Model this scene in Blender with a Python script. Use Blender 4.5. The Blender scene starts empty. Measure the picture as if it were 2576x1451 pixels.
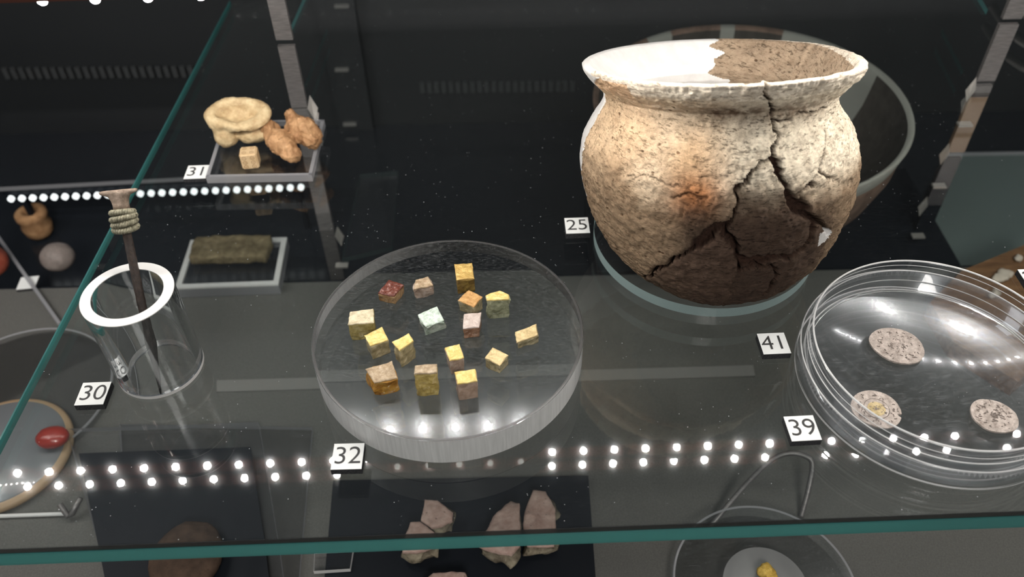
import bpy, bmesh, math, random
import numpy as np
from mathutils import Vector, Matrix, noise
random.seed(7)
R = math.radians
S = 0.01                                   # geometry below is written in centimetres
CAM_H = 24.0
PITCH, ROLL, FPX, CX, CY = R(44.574), R(-1.322), 2154.0, 1288.0, 725.5
YAW = R(1.2)                               # direction of the shelf's front edge

# ------------------------------------------------------------------ camera, world, exposure
sc = bpy.context.scene
COL = sc.collection
_F = Vector((0, math.cos(PITCH), -math.sin(PITCH)))
_R0 = Vector((1, 0, 0)); _U0 = _R0.cross(_F)
_Rt = math.cos(ROLL) * _R0 + math.sin(ROLL) * _U0
_Up = -math.sin(ROLL) * _R0 + math.cos(ROLL) * _U0
cam_d = bpy.data.cameras.new('camera'); cam = bpy.data.objects.new('camera', cam_d); COL.objects.link(cam)
cam.matrix_world = Matrix(((_Rt.x, _Up.x, -_F.x, 0), (_Rt.y, _Up.y, -_F.y, 0), (_Rt.z, _Up.z, -_F.z, CAM_H * S), (0, 0, 0, 1)))
cam_d.sensor_width = 36; cam_d.lens = FPX / 2576 * 36
cam_d.clip_start = 0.005; cam_d.clip_end = 20
cam_d.dof.use_dof = True; cam_d.dof.focus_distance = 0.315; cam_d.dof.aperture_fstop = 11.5
sc.camera = cam
sc.view_settings.view_transform = 'Standard'; sc.view_settings.look = 'None'
sc.view_settings.gamma = 1.0; sc.view_settings.use_curve_mapping = False
sc.view_settings.exposure = 0.0
w = bpy.data.worlds.new('gallery'); sc.world = w; w.use_nodes = True
w.node_tree.nodes['Background'].inputs[0].default_value = (0.9, 0.95, 1.0, 1)
w.node_tree.nodes['Background'].inputs[1].default_value = 0.10
cy = sc.cycles
cy.max_bounces = 10; cy.transparent_max_bounces = 28; cy.glossy_bounces = 5; cy.transmission_bounces = 8; cy.diffuse_bounces = 2
cy.use_adaptive_sampling = True; cy.adaptive_threshold = 0.05; cy.adaptive_min_samples = 16
cy.caustics_reflective = False; cy.caustics_refractive = False; cy.sample_clamp_indirect = 6.0
try:
    cy.use_denoising = True; cy.denoiser = 'OPENIMAGEDENOISE'
except Exception: pass
LED_POWER = 520.0

def area(name, loc, target, size, power, col=(1, 1, 1)):
    d = bpy.data.lights.new(name, 'AREA'); d.energy = power; d.size = size[0] * S; d.shape = 'RECTANGLE'; d.size_y = size[1] * S
    d.color = col
    o = bpy.data.objects.new(name, d); COL.objects.link(o); o.location = Vector(loc) * S
    o.rotation_euler = (Vector(target) - Vector(loc)).to_track_quat('-Z', 'Y').to_euler(); return o
area('front_fill_light', (12, -62, 78), (2, 24, 0), (26, 26), 6.5, (1.0, .96, .9))  # added fill lamp, unseen behind the camera, brightens faces towards the front
area('side_spot_light', (-60, 10, 90), (0, 35, -10), (20, 20), 1.2, (0.93, .97, 1.0))

# ------------------------------------------------------------------ coordinates of points measured on known planes
def _ray(px, py): return (px - CX) / FPX * _Rt - (py - CY) / FPX * _Up + _F
def at(px, py, z=0.0):
    d = _ray(px, py); t = (z - CAM_H) / d.z
    return Vector((0, 0, CAM_H)) + d * t
def at_y(px, py, y):
    d = _ray(px, py); return Vector((0, 0, CAM_H)) + d * (y / d.y)
def proj(P):
    d = Vector(P) - Vector((0, 0, CAM_H)); k = FPX / d.dot(_F)
    return CX + k * d.dot(_Rt), CY - k * d.dot(_Up)

# ------------------------------------------------------------------ object helpers
def props(o, label=None, cat=None, group=None, kind=None):
    if label: o['label'] = label
    if cat: o['category'] = cat
    if group: o['group'] = group
    if kind: o['kind'] = kind
    return o
def thing(name, label, cat, loc, group=None):
    o = bpy.data.objects.new(name, None); COL.objects.link(o); o.location = Vector(loc) * S
    o.empty_display_size = .01
    props(o, label, cat, group); return o
def mk(name, verts, faces, mats, parent=None, origin=None, fm=None, smooth=False):
    """mesh from centimetre world coordinates; its origin is the parent's, or `origin`"""
    V = np.asarray([tuple(v) for v in verts], dtype=float)
    us = sorted({i for q_ in faces for i in q_})
    if len(us) < len(V):
        mp_ = {u: k for k, u in enumerate(us)}; V = V[us]; faces = [[mp_[i] for i in q_] for q_ in faces]
    if parent is not None: org = np.array(parent['_o']) if '_o' in parent else np.array(parent.location) / S
    elif origin is not None: org = np.array(origin, float)
    else: org = np.array([V[:, 0].mean(), V[:, 1].mean(), V[:, 2].min()])
    me = bpy.data.meshes.new(name); me.from_pydata(((V - org) * S).tolist(), [], faces)
    for m in (mats if isinstance(mats, (list, tuple)) else [mats]): me.materials.append(m)
    if fm is not None: me.polygons.foreach_set('material_index', fm)
    if smooth: me.polygons.foreach_set('use_smooth', [True] * len(me.polygons))
    me.update(); me.validate()
    bm = bmesh.new(); bm.from_mesh(me); bmesh.ops.recalc_face_normals(bm, faces=bm.faces); bm.to_mesh(me); bm.free()
    o = bpy.data.objects.new(name, me); COL.objects.link(o)
    if parent is not None: o.parent = parent
    else: o.location = Vector(org) * S
    return o
def sub(name, verts, faces, mats, part, fm=None, smooth=False):
    """a sub-part: `part` sits at its own thing's origin"""
    root = part.parent
    o = mk(name, verts, faces, mats, None, np.array(root.location) / S, fm, smooth)
    o.location = (0, 0, 0); o.parent = part; return o
def prism(poly, z0, z1, bevel=0.0):
    """polygon [(x,y)...] extruded; returns verts, faces, and face material flags (0 caps, 1 sides)"""
    n = len(poly); v = [(p[0], p[1], z0) for p in poly] + [(p[0], p[1], z1) for p in poly]
    f = [list(range(n))[::-1], list(range(n, 2 * n))] + [[i, (i + 1) % n, n + (i + 1) % n, n + i] for i in range(n)]
    return v, f, [0, 0] + [1] * n
def circle(cx, cy, r, n=96): return [(cx + r * math.cos(a), cy + r * math.sin(a)) for a in [2 * math.pi * i / n for i in range(n)]]
def lathe(cx, cy, prof, n=96, close=False):
    v, f = [], []
    for r, z in prof:
        for i in range(n):
            a = 2 * math.pi * i / n; v.append((cx + r * math.cos(a), cy + r * math.sin(a), z))
    m = len(prof)
    for j in range(m if close else m - 1):
        k = (j + 1) % m
        for i in range(n): f.append([j * n + i, j * n + (i + 1) % n, k * n + (i + 1) % n, k * n + i])
    return v, f
def tube(path, rad, n=10, cap=True):
    path = [Vector(p) for p in path]; v, f = [], []
    rr = rad if isinstance(rad, (list, tuple)) else [rad] * len(path)
    prev = None
    for i, p in enumerate(path):
        t = (path[min(i + 1, len(path) - 1)] - path[max(i - 1, 0)]).normalized()
        a = (prev - t * prev.dot(t)) if prev is not None else t.orthogonal()
        a.normalize(); prev = a; b = t.cross(a)
        for k in range(n):
            c = 2 * math.pi * k / n; v.append(p + (a * math.cos(c) + b * math.sin(c)) * rr[i])
    for i in range(len(path) - 1):
        for k in range(n): f.append([i * n + k, i * n + (k + 1) % n, (i + 1) * n + (k + 1) % n, (i + 1) * n + k])
    if cap: f.append(list(range(n))[::-1]); f.append([(len(path) - 1) * n + k for k in range(n)])
    return v, f
def box(c, half, rz=0.0, top_shift=(0, 0)):
    ca, sa = math.cos(rz), math.sin(rz); v = []
    for z in (-1, 1):
        for x, y in ((-1, -1), (1, -1), (1, 1), (-1, 1)):
            X, Y = x * half[0], y * half[1]
            v.append((c[0] + X * ca - Y * sa, c[1] + X * sa + Y * ca, c[2] + z * half[2]))
    return v, [[3, 2, 1, 0], [4, 5, 6, 7], [0, 1, 5, 4], [1, 2, 6, 5], [2, 3, 7, 6], [3, 0, 4, 7]]
def join(*parts):
    V, F = [], []
    for v, f in parts:
        n = len(V); V += [tuple(p) for p in v]; F += [[i + n for i in q] for q in f]
    return V, F
def surface_net(fun, lo, hi, res):
    """closed surface of the implicit function fun(X,Y,Z) < 0 on a grid"""
    ax = [np.arange(lo[i], hi[i] + res, res) for i in range(3)]
    X, Y, Z = np.meshgrid(*ax, indexing='ij'); D = fun(X, Y, Z)
    sgn = D < 0; n = D.shape
    corners = [(a, b, c) for a in (0, 1) for b in (0, 1) for c in (0, 1)]
    sub_ = lambda A, o: A[o[0]:n[0] - 1 + o[0], o[1]:n[1] - 1 + o[1], o[2]:n[2] - 1 + o[2]]
    cnt = sum(sub_(sgn, o).astype(int) for o in corners); act = (cnt > 0) & (cnt < 8)
    P = np.zeros(act.shape + (3,)); W = np.zeros(act.shape)
    for i, a in enumerate(corners):
        for b in corners[i + 1:]:
            if sum(abs(a[k] - b[k]) for k in range(3)) != 1: continue
            da, db = sub_(D, a), sub_(D, b); cr = (da < 0) != (db < 0)
            t = np.where(cr, da / np.where(cr, da - db, 1), 0)
            for k in range(3): P[..., k] += np.where(cr, a[k] + t * (b[k] - a[k]), 0)
            W += cr
    idx = -np.ones(act.shape, int); idx[act] = np.arange(act.sum())
    I = np.argwhere(act); V = (I + P[act] / W[act][:, None]) * res + np.array(lo)
    F = []
    for k in range(3):
        e = [0, 0, 0]; e[k] = 1
        A = sgn[:n[0] - e[0], :n[1] - e[1], :n[2] - e[2]]; B = sgn[e[0]:, e[1]:, e[2]:]
        u, v = [(1, 2), (2, 0), (0, 1)][k]
        for p in np.argwhere(A != B):
            if p[u] < 1 or p[v] < 1: continue
            q = []
            for du, dv in ((1, 1), (0, 1), (0, 0), (1, 0)):
                c = p.copy(); c[u] -= du; c[v] -= dv
                if (c >= np.array(act.shape)).any(): break
                q.append(int(idx[tuple(c)]))
            if len(q) == 4 and min(q) >= 0: F.append(q)
    return V, F
def fbm(V, s, amp, seed=0.0, oct=4):
    return np.array([noise.fractal(Vector((p[0] * s + seed, p[1] * s + seed * 2, p[2] * s)), .8, 2.1, oct) * amp for p in V])

# ------------------------------------------------------------------ materials
class NT:
    def __init__(s, name):
        s.m = bpy.data.materials.new(name); s.m.use_nodes = True; s.t = s.m.node_tree; s.t.nodes.clear()
        s.out = s.t.nodes.new('ShaderNodeOutputMaterial')
        tc = s.t.nodes.new('ShaderNodeTexCoord'); mp = s.t.nodes.new('ShaderNodeMapping'); mp.inputs[3].default_value = (100, 100, 100)
        s.t.links.new(tc.outputs['Object'], mp.inputs[0]); s.co = mp.outputs[0]
    def n(s, typ, props=None, **kw):
        o = s.t.nodes.new(typ)
        for k, v in (props or {}).items(): setattr(o, k, v)
        for k, v in kw.items():
            i = o.inputs[int(k[1:]) if k[0] == 'i' and k[1:].isdigit() else k.replace('_', ' ')]
            if hasattr(v, 'is_output'): s.t.links.new(v, i)
            else: i.default_value = v
        return o
    def stretch(s, sx, sy, sz):
        o = s.n('ShaderNodeMapping', i0=s.co); o.inputs[3].default_value = (sx, sy, sz); return o.outputs[0]
    def noise(s, scale, detail=5, rough=.6, co=None, dist=0.0):
        return s.n('ShaderNodeTexNoise', i0=co or s.co, Scale=scale, Detail=detail, Roughness=rough, Distortion=dist).outputs[0]
    def vor(s, scale, co=None, feature='F1'):
        return s.n('ShaderNodeTexVoronoi', {'feature': feature}, i0=co or s.co, Scale=scale).outputs['Distance']
    def ramp(s, fac, stops):
        o = s.n('ShaderNodeValToRGB', i0=fac); e = o.color_ramp.elements
        while len(e) < len(stops): e.new(.5)
        for a, (p, c) in zip(e, stops):
            a.position = p; a.color = (c, c, c, 1) if isinstance(c, (int, float)) else (*c, 1)
        return o.outputs[0]
    def mix(s, fac, a, b, blend='MIX'):
        o = s.n('ShaderNodeMix', {'data_type': 'RGBA', 'blend_type': blend}, i0=fac)
        for k, v in ((6, a), (7, b)):
            if hasattr(v, 'is_output'): s.t.links.new(v, o.inputs[k])
            else: o.inputs[k].default_value = (*v, 1)
        return o.outputs[2]
    def bump(s, h, strength=.5, dist=.02):
        return s.n('ShaderNodeBump', Height=h, Strength=strength, Distance=dist * S).outputs[0]
    def math(s, op, a, b=0.0):
        return s.n('ShaderNodeMath', {'operation': op}, i0=a, i1=b).outputs[0]
    def bsdf(s, col, rough=.8, normal=None, metal=0.0, coat=0.0, spec=.5, trans=0.0, sss=0.0):
        kw = dict(Roughness=rough, Metallic=metal)
        o = s.n('ShaderNodeBsdfPrincipled', **kw)
        if hasattr(col, 'is_output'): s.t.links.new(col, o.inputs[0])
        else: o.inputs[0].default_value = (*col, 1)
        o.inputs['Specular IOR Level'].default_value = spec; o.inputs['Coat Weight'].default_value = coat
        o.inputs['Transmission Weight'].default_value = trans
        if normal: s.t.links.new(normal, o.inputs['Normal'])
        return o.outputs[0]
    def shmix(s, fac, a, b): return s.n('ShaderNodeMixShader', i0=fac, i1=a, i2=b).outputs[0]
    def fresnel(s, ior, normal=None):
        g = s.n('ShaderNodeNewGeometry').outputs['Backfacing']
        i = s.math('ADD', s.math('MULTIPLY', g, 1 / ior - ior), ior)
        f = s.n('ShaderNodeFresnel', i0=i)
        if normal: s.t.links.new(normal, f.inputs['Normal'])
        return f.outputs[0]
    def end(s, sh): s.t.links.new(sh, s.out.inputs[0]); return s.m

def m_flat(name, col, rough=.8, **k): a = NT(name); return a.end(a.bsdf(col, rough, **k))
def m_clear(name, tint=(.985, .99, .99), ior=1.5, haze=.12, hz_r=.12, dust=0.0, dust_scale=6., streak=0.0, wave=0.0):
    """sheet glass or acrylic: straight transmission with a Fresnel reflection, fine scratches and dust"""
    a = NT(name)
    nrm = a.bump(a.noise(1.3, 2), wave, .02) if wave else None
    gl = a.n('ShaderNodeBsdfGlossy', Color=(1, 1, 1, 1), Roughness=.0)
    g2 = a.n('ShaderNodeBsdfAnisotropic' if False else 'ShaderNodeBsdfGlossy', Color=(.9, .95, 1, 1), Roughness=hz_r)
    if nrm: a.t.links.new(nrm, gl.inputs['Normal'])
    gs = a.shmix(haze, gl.outputs[0], g2.outputs[0])
    tr = a.n('ShaderNodeBsdfTransparent', Color=(*tint, 1)).outputs[0]
    sh = a.shmix(a.fresnel(ior), tr, gs)
    if dust:
        d = a.n('ShaderNodeBsdfDiffuse', Color=(.8, .82, .85, 1)).outputs[0]
        spots = a.ramp(a.vor(dust_scale), [(0, 1), (.035, .9), (.07, 0)])
        gate = a.ramp(a.noise(.7, 2), [(.5, 0), (.62, 1)])
        fuzz = a.ramp(a.noise(2.2, 6, .75, a.stretch(1, 9, 1)), [(.55, 0), (.75, 1)])
        f = a.math('ADD', a.math('MULTIPLY', a.math('MULTIPLY', spots, gate), dust), a.math('MULTIPLY', fuzz, streak))
        sh = a.shmix(f, sh, d)
    return a.end(sh)
def m_frost(name, col=(.86, .86, .85), clear=.15, streak=0.0, trans=.5):
    a = NT(name)
    c = col
    if streak:
        k = a.noise(5, 3, .6, a.stretch(3, 3, .12)); c = a.mix(a.ramp(k, [(.35, 0), (.7, 1)]), tuple(x * (1 - streak) for x in col), col)
        d = a.n('ShaderNodeBsdfDiffuse', Color=c).outputs[0]; t = a.n('ShaderNodeBsdfTranslucent', Color=c).outputs[0]
    else:
        d = a.n('ShaderNodeBsdfDiffuse', Color=(*c, 1)).outputs[0]; t = a.n('ShaderNodeBsdfTranslucent', Color=(*c, 1)).outputs[0]
    b = a.shmix(trans, d, t)
    tr = a.n('ShaderNodeBsdfTransparent', Color=(1, 1, 1, 1)).outputs[0]
    g = a.n('ShaderNodeBsdfGlossy', Roughness=.25).outputs[0]
    b = a.shmix(clear, b, tr)
    return a.end(a.shmix(.05, b, g))
def m_rock(name, c1, c2, c3=None, scale=2.5, bump=.7, dist=.05, rough=.85, pits=True, spec=.3):
    a = NT(name); k = a.noise(scale, 8, .65)
    st = [(.3, c1), (.62, c2)] + ([(.8, c3)] if c3 else [])
    col = a.ramp(k, st)
    h = a.noise(scale * 4, 8, .7)
    if pits:
        p = a.ramp(a.vor(scale * 2.2), [(0, 0), (.16, 1)]); h = a.mix(.5, h, p); col = a.mix(.35, col, a.mix(1, col, p, 'MULTIPLY'))
    return a.end(a.bsdf(col, rough, a.bump(h, bump, dist), spec=spec))

def m_solid(name, ior=1.49, tint=(.985, .99, .99), scratch=.10):
    a = NT(name)
    g = a.n('ShaderNodeBsdfGlass', Color=(*tint, 1), IOR=ior, Roughness=0.0).outputs[0]
    gl = a.n('ShaderNodeBsdfGlossy', Color=(.9, .95, 1, 1), Roughness=.16).outputs[0]
    d = a.n('ShaderNodeBsdfDiffuse', Color=(.8, .82, .85, 1)).outputs[0]
    fuzz = a.ramp(a.noise(2.6, 7, .8, a.stretch(2, 6, 2)), [(.5, 0), (.8, 1)])
    spots = a.ramp(a.vor(5.0), [(0, 1), (.035, .9), (.07, 0)])
    sh = a.shmix(.035, g, gl)
    return a.end(a.shmix(a.math('MULTIPLY', a.math('ADD', fuzz, spots), scratch), sh, d))
M = {}
M['shelf_glass'] = m_clear('shelf_glass', (.945, .965, .96), 1.60, .07, .08, dust=.8, dust_scale=3.4, streak=.012)
a = NT('glass_edge')
d = a.n('ShaderNodeBsdfDiffuse', Color=(.12, .34, .345, 1)).outputs[0]; t = a.n('ShaderNodeBsdfTranslucent', Color=(.22, .56, .55, 1)).outputs[0]
M['edge'] = a.end(a.shmix(.12, a.shmix(.35, a.shmix(.6, d, t), a.n('ShaderNodeBsdfTransparent', Color=(.3, .6, .55, 1)).outputs[0]), a.n('ShaderNodeBsdfGlossy', Roughness=.15, Color=(.8, 1, .95, 1)).outputs[0]))
M['chamfer'] = m_clear('polished_chamfer', (.30, .30, .30), 1.9, .3, .25)
M['acrylic'] = m_clear('clear_acrylic', (.965, .975, .98), 1.49, .45, .17, dust=.7, dust_scale=5, streak=.12)
M['solid'] = m_solid('solid_acrylic')
M['tube_solid'] = m_solid('tube_acrylic_solid', 1.49, (.985, .99, .99), .08)
M['thin_acrylic'] = m_clear('thin_clear_acrylic', (.985, .985, .99), 1.49, .15, .12, dust=.3, dust_scale=4, streak=.03)
M['petri'] = m_clear('clear_polystyrene', (.985, .985, .99), 1.60, .55, .15, dust=.5, dust_scale=4, streak=.12)
M['tube'] = m_clear('tube_acrylic', (.985, .985, .99), 1.55, .5, .2, dust=.4, dust_scale=4, streak=.2)
M['rib'] = m_frost('moulded_rim', (1, 1, 1), .12)
M['frost'] = m_frost('sawn_acrylic_edge', (.98, .98, .97), .0, .15, trans=.35)
M['frost_white'] = m_frost('frosted_white_edge', (.95, .94, .93), .0, trans=.35)
M['frost_grey'] = m_frost('frosted_grey_edge', (.6, .6, .63), .3)
M['teal_edge'] = m_frost('pale_teal_glass_edge', (.50, .66, .66), .1)
M['edge_dim'] = m_frost('dim_glass_edge', (.06, .10, .10), .5)
M['paper'] = m_flat('tag_paper', (.86, .87, .86), .7)
M['ink'] = m_flat('tag_ink', (.03, .03, .03), .6)
M['black'] = m_flat('black_lacquer', (.009, .011, .015), .5, spec=.15)
a = NT('black_foam_board'); M['foam'] = a.end(a.bsdf(a.ramp(a.noise(30, 4), [(.45, (.006, .006, .008)), (.75, (.07, .07, .075))]), .9))
a = NT('grey_fabric'); M['mat'] = a.end(a.bsdf(a.ramp(a.noise(14, 6, .7), [(.3, (.085, .084, .078)), (.7, (.135, .132, .123))]), .9, a.bump(a.noise(30, 3), .4, .03)))
M['well'] = m_flat('black_glass_floor', (.014, .017, .022), .18)
M['wall'] = m_flat('black_wall', (.012, .014, .016), .6)
M['board'] = m_flat('grey_green_board', (.13, .165, .16), .7)
a = NT('brushed_metal'); M['metal'] = a.end(a.bsdf(a.ramp(a.noise(6, 4, .6, a.stretch(.3, .3, 3)), [(.3, (.16, .15, .15)), (.7, (.26, .245, .24))]), .45, metal=.6))
M['chrome'] = m_flat('bright_metal', (.7, .66, .62), .3, metal=.7)
M['strip'] = m_flat('reflection_strip', (.19, .185, .175), .7)
M['tan_post'] = m_flat('tan_strip', (.22, .13, .07), .6)
M['red_rail'] = m_flat('copper_rail', (.06, .016, .008), .6)
a = NT('led'); M['led'] = a.end(a.n('ShaderNodeEmission', Color=(1, .965, .90, 1), Strength=LED_POWER).outputs[0])
a = NT('dim_dot'); M['dot_glow'] = a.end(a.n('ShaderNodeEmission', Color=(.95, 1, 1, 1), Strength=1.6).outputs[0])
M['bone1'] = m_rock('cream_bone', (.36, .23, .11), (.66, .51, .30), (.78, .66, .45), 1.6, .7, .06, .6)
M['bone2'] = m_rock('brown_bone', (.24, .11, .045), (.52, .30, .15), (.66, .46, .28), 1.8, .8, .06, .6)
M['die'] = m_rock('bone_die', (.55, .38, .20), (.68, .50, .30), None, 3, .3, .03, .6, False)
M['die_cut'] = m_flat('die_groove', (.30, .18, .09), .8)
M['iron'] = m_rock('dark_corroded_bronze', (.010, .007, .006), (.04, .024, .017), (.26, .19, .13), 7, .9, .06, .45, spec=.6)
M['bronze_head'] = m_rock('grey_brown_bronze', (.12, .085, .06), (.30, .23, .18), (.45, .38, .32), 5, .8, .05, .55)
M['bronze_coil'] = m_rock('green_grey_bronze', (.07, .065, .04), (.30, .28, .20), (.50, .48, .38), 7, .9, .05, .5)
M['silver'] = m_rock('worn_silver', (.26, .21, .18), (.62, .54, .49), (.75, .68, .63), 5, 1.0, .05, .5)
M['silver_dark'] = m_flat('tarnish', (.20, .165, .145), .7)
M['silver_gilt'] = m_rock('gilded_silver', (.35, .25, .10), (.68, .55, .32), None, 5, 1, .05, .45)
M['plaster_stone'] = m_rock('pink_plaster_face', (.36, .22, .18), (.58, .42, .36), (.74, .60, .52), 1.6, .9, .10)
M['mortar'] = m_rock('yellow_mortar', (.10, .075, .05), (.42, .36, .26), (.6, .54, .42), 2.2, 1, .12)
M['gold'] = m_rock('gold_nugget', (.45, .25, .03), (.85, .58, .14), None, 4, .8, .08, .35)
M['carnelian'] = m_flat('red_carnelian', (.30, .03, .02), .3, coat=.3)
M['clay_bead'] = m_rock('tan_clay', (.26, .13, .06), (.45, .26, .13), None, 2, .3, .04)
M['grey_stone'] = m_rock('grey_stone', (.16, .13, .12), (.26, .22, .20), None, 2, .3, .04, .5)
M['slab_stone'] = m_rock('olive_brown_stone', (.10, .075, .04), (.24, .19, .11), (.40, .32, .18), 2, .5, .05)
M['brown_stone'] = m_rock('dark_brown_stone', (.03, .018, .012), (.075, .045, .03), None, 1.5, .5, .05)
a = NT('old_wood'); M['wood'] = a.end(a.bsdf(a.ramp(a.noise(1.5, 7, .65, a.stretch(.35, 2.5, 2)), [(.3, (.10, .045, .018)), (.7, (.30, .155, .07))]), .7))
M['bone_chip'] = m_flat('white_chip', (.60, .52, .44), .7)
M['bowl_clay'] = m_rock('red_brown_clay', (.10, .062, .046), (.22, .14, .105), None, 1.2, .4, .04)
M['bowl_plaster'] = m_flat('bowl_plaster', (.27, .265, .24), .8)
M['dark_shard'] = m_rock('dark_shard', (.03, .025, .02), (.06, .05, .042), None, 1.2, .3, .04)
M['dish_grey'] = m_flat('grey_glaze', (.16, .17, .18), .25, coat=.5)
M['tan_rim'] = m_flat('tan_rim', (.36, .25, .15), .5)

# ------------------------------------------------------------------ setting
floor_z, well_z = -10.0, -13.0
def setting(name, v, f, m, fm=None): return props(mk(name, v, f, m, fm=fm), kind='structure')
v, f = box((0, 18.0, -15.0), (55, 17.6, 4.94)); setting('floor', v, f, M['black'])
v, f = box((0, 45.7, -15.0), (55, 10.0, 2.0)); setting('floor_back', v, f, M['well'])
v, f = box((0, 56.8, 8), (55, 1, 28)); setting('wall_back', v, f, M['wall'])
v, f = box((-56, 28, 8), (1, 28, 28)); setting('wall_left', v, f, M['wall'])
v, f = box((56, 28, 8), (1, 28, 28)); setting('wall_right', v, f, M['wall'])
a0, a1 = at(0, 712, -9.99), at(750, 705, -9.99)
sl = (a1.y - a0.y) / (a1.x - a0.x)
v, f, fm = prism([(-45, 4), (45, 4), (45, 35.4), (-45, 35.4)], -10.06, floor_z)
props(mk('display_mat', v, f, M['mat']), 'wide dark grey fabric mat covering the deck under the glass shelf', 'mat')

# the glass shelf: pane, front edge, left edge, right edge
fl, frr = at(0, 1381), at(2576, 1285); sl = (frr.y - fl.y) / (frr.x - fl.x)
yf = lambda x: fl.y + sl * (x - fl.x)
corners = [(-17.75, yf(-17.75)), (32, yf(32)), (32, 50), (-16.85, 50)]
T = .92
root = thing('glass_shelf', 'large clear glass shelf with green polished edges carrying the pot and dishes', 'shelf', (0, 30, -T))
def inset(p, q, d):
    return p
c4 = [Vector((*c, 0)) for c in corners]
chs = .28
v = []; ins = [(c4[0].x + .12, c4[0].y + .0), (c4[1].x - .12, c4[1].y), (c4[2].x - .12, c4[2].y - .12), (c4[3].x + .12, c4[3].y - .12)]
v, f, fm = prism([(x, y + (.03 if i < 2 else 0)) for i, (x, y) in enumerate(ins)], -.62, 0)
mk('pane', v, f, M['shelf_glass'], root, fm=None)
e0, e1 = Vector((corners[0][0], corners[0][1], 0)), Vector((corners[1][0], corners[1][1], 0))
def strip(p, q, off, zt, zb, th, name, mat, parent):
    d = (q - p).normalized(); n = Vector((d.y, -d.x, 0)) * off
    vv = [(p.x, p.y, zt), (q.x, q.y, zt), (q.x, q.y, zb), (p.x, p.y, zb)]
    vv += [(x + n.x * th, y + n.y * th, z) for x, y, z in vv]
    return mk(name, vv, [[0, 1, 2, 3], [7, 6, 5, 4], [0, 4, 5, 1], [1, 5, 6, 2], [2, 6, 7, 3], [3, 7, 4, 0]], mat, parent)
strip(e0, e1, 1, -.27, -T, .05, 'front_edge', M['edge'], root)
strip(e0, e1, 1, 0, -.26, .02, 'front_chamfer', M['chamfer'], root)
strip(Vector((corners[3][0], corners[3][1], 0)), e0, 1, 0, -.36, .06, 'side_edge', M['edge'], root)

# LED light rail above the shelf: real lamps
led_dir = Vector((1, .0195, 0)).normalized()
p0 = Vector((-25.01 - 1.58 * 12, 24.5 - .0195 * 1.58 * 12, 12.28)); NL = 56
root = thing('light_rail', 'thin copper coloured rail of small bright white lamps crossing above the shelf', 'light', p0 + led_dir * (NL * .79) )
c = p0 + led_dir * (NL * .79)
v, f = box((c.x, c.y, 12.62), (NL * .79 + 1, .32, .22), math.atan(.0195)); mk('rail', v, f, M['red_rail'], root)
ld = None
for i in range(NL):
    q = p0 + led_dir * 1.58 * i
    if ld is None:
        v, f = lathe(0, 0, [(0.0, -.12), (.09, -.10), (.15, -.02), (.155, .1), (.12, .2)], 10)
        ld = mk('lamp', v, f, M['led'], None, (0, 0, 0), smooth=True); o = ld
    else:
        o = ld.copy(); COL.objects.link(o)
    o.parent = root; o.location = (q - c) * S; o.location.z = 0

# ------------------------------------------------------------------ number tags
def tag(px4, z, num, where, size=1.02, th=.28, rz=YAW, label=None, partial=False):
    P = [at(x, y, z + th) for x, y in px4]; c = sum(P, Vector()) / 4
    h = size / 2; t = thing('number_tag', label or 'white number tag %s on black foam %s' % (num, where), 'tag', (c.x, c.y, z))
    t.rotation_euler = (0, 0, 0)
    e = (P[1] - P[0]); rz = math.atan2(e.y, e.x)
    def pr(hh, z0, z1):
        v, f, fm = prism([(c.x + x * math.cos(rz) - y * math.sin(rz), c.y + x * math.sin(rz) + y * math.cos(rz)) for x, y in ((-hh, -hh), (hh, -hh), (hh, hh), (-hh, hh))], z0, z1); return v, f
    v, f = pr(h, z, z + th - .02); mk('foam_block', v, f, M['foam'], t)
    v, f = pr(h * .99, z + th - .02, z + th); mk('paper_face', v, f, M['paper'], t)
    if num:
        cu = bpy.data.curves.new('digits', 'FONT'); cu.body = num; cu.size = .0096; cu.extrude = .00004; cu.align_x = 'CENTER'; cu.align_y = 'CENTER'
        cu.space_character = .98; cu.offset = -.00006
        tmp = bpy.data.objects.new('tmp', cu); COL.objects.link(tmp)
        bpy.context.view_layer.update()
        me = bpy.data.meshes.new_from_object(tmp.evaluated_get(bpy.context.evaluated_depsgraph_get()))
        bpy.data.objects.remove(tmp); me.materials.clear(); me.materials.append(M['ink'])
        o = bpy.data.objects.new('digits', me); COL.objects.link(o); o.parent = t
        o.location = (0, 0, (th + .006) * S); o.rotation_euler = (0, 0, rz)
    return t
TG = {30: [(209, 963), (281, 960), (260, 1016), (185, 1019)], 32: [(841, 1115), (915, 1113), (910, 1180), (833, 1182)],
      39: [(1969, 1047), (2045, 1043), (2069, 1107), (1993, 1110)], 41: [(1903, 839), (1970, 836), (1992, 888), (1923, 891)],
      25: [(1422, 549), (1479, 547), (1482, 585), (1424, 586)], 31: [(473, 416), (528, 414), (517, 449), (462, 450)]}
WH = {30: 'beside the clear acrylic tube', 32: 'in front of the round acrylic disc', 39: 'against the front of the petri dish',
      41: 'left of the petri dish, behind tag 39', 25: 'beside the clay pot', 31: 'at the block with the bones'}
for k, q in TG.items(): tag(q, 0.0, str(k), WH[k], th=.2 if k == 31 else .28)
tag([(2562, 676), (2628, 674), (2652, 722), (2584, 724)], 0.0, '26', '', label='white number tag on black foam cut off by the right edge of the photo')

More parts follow.
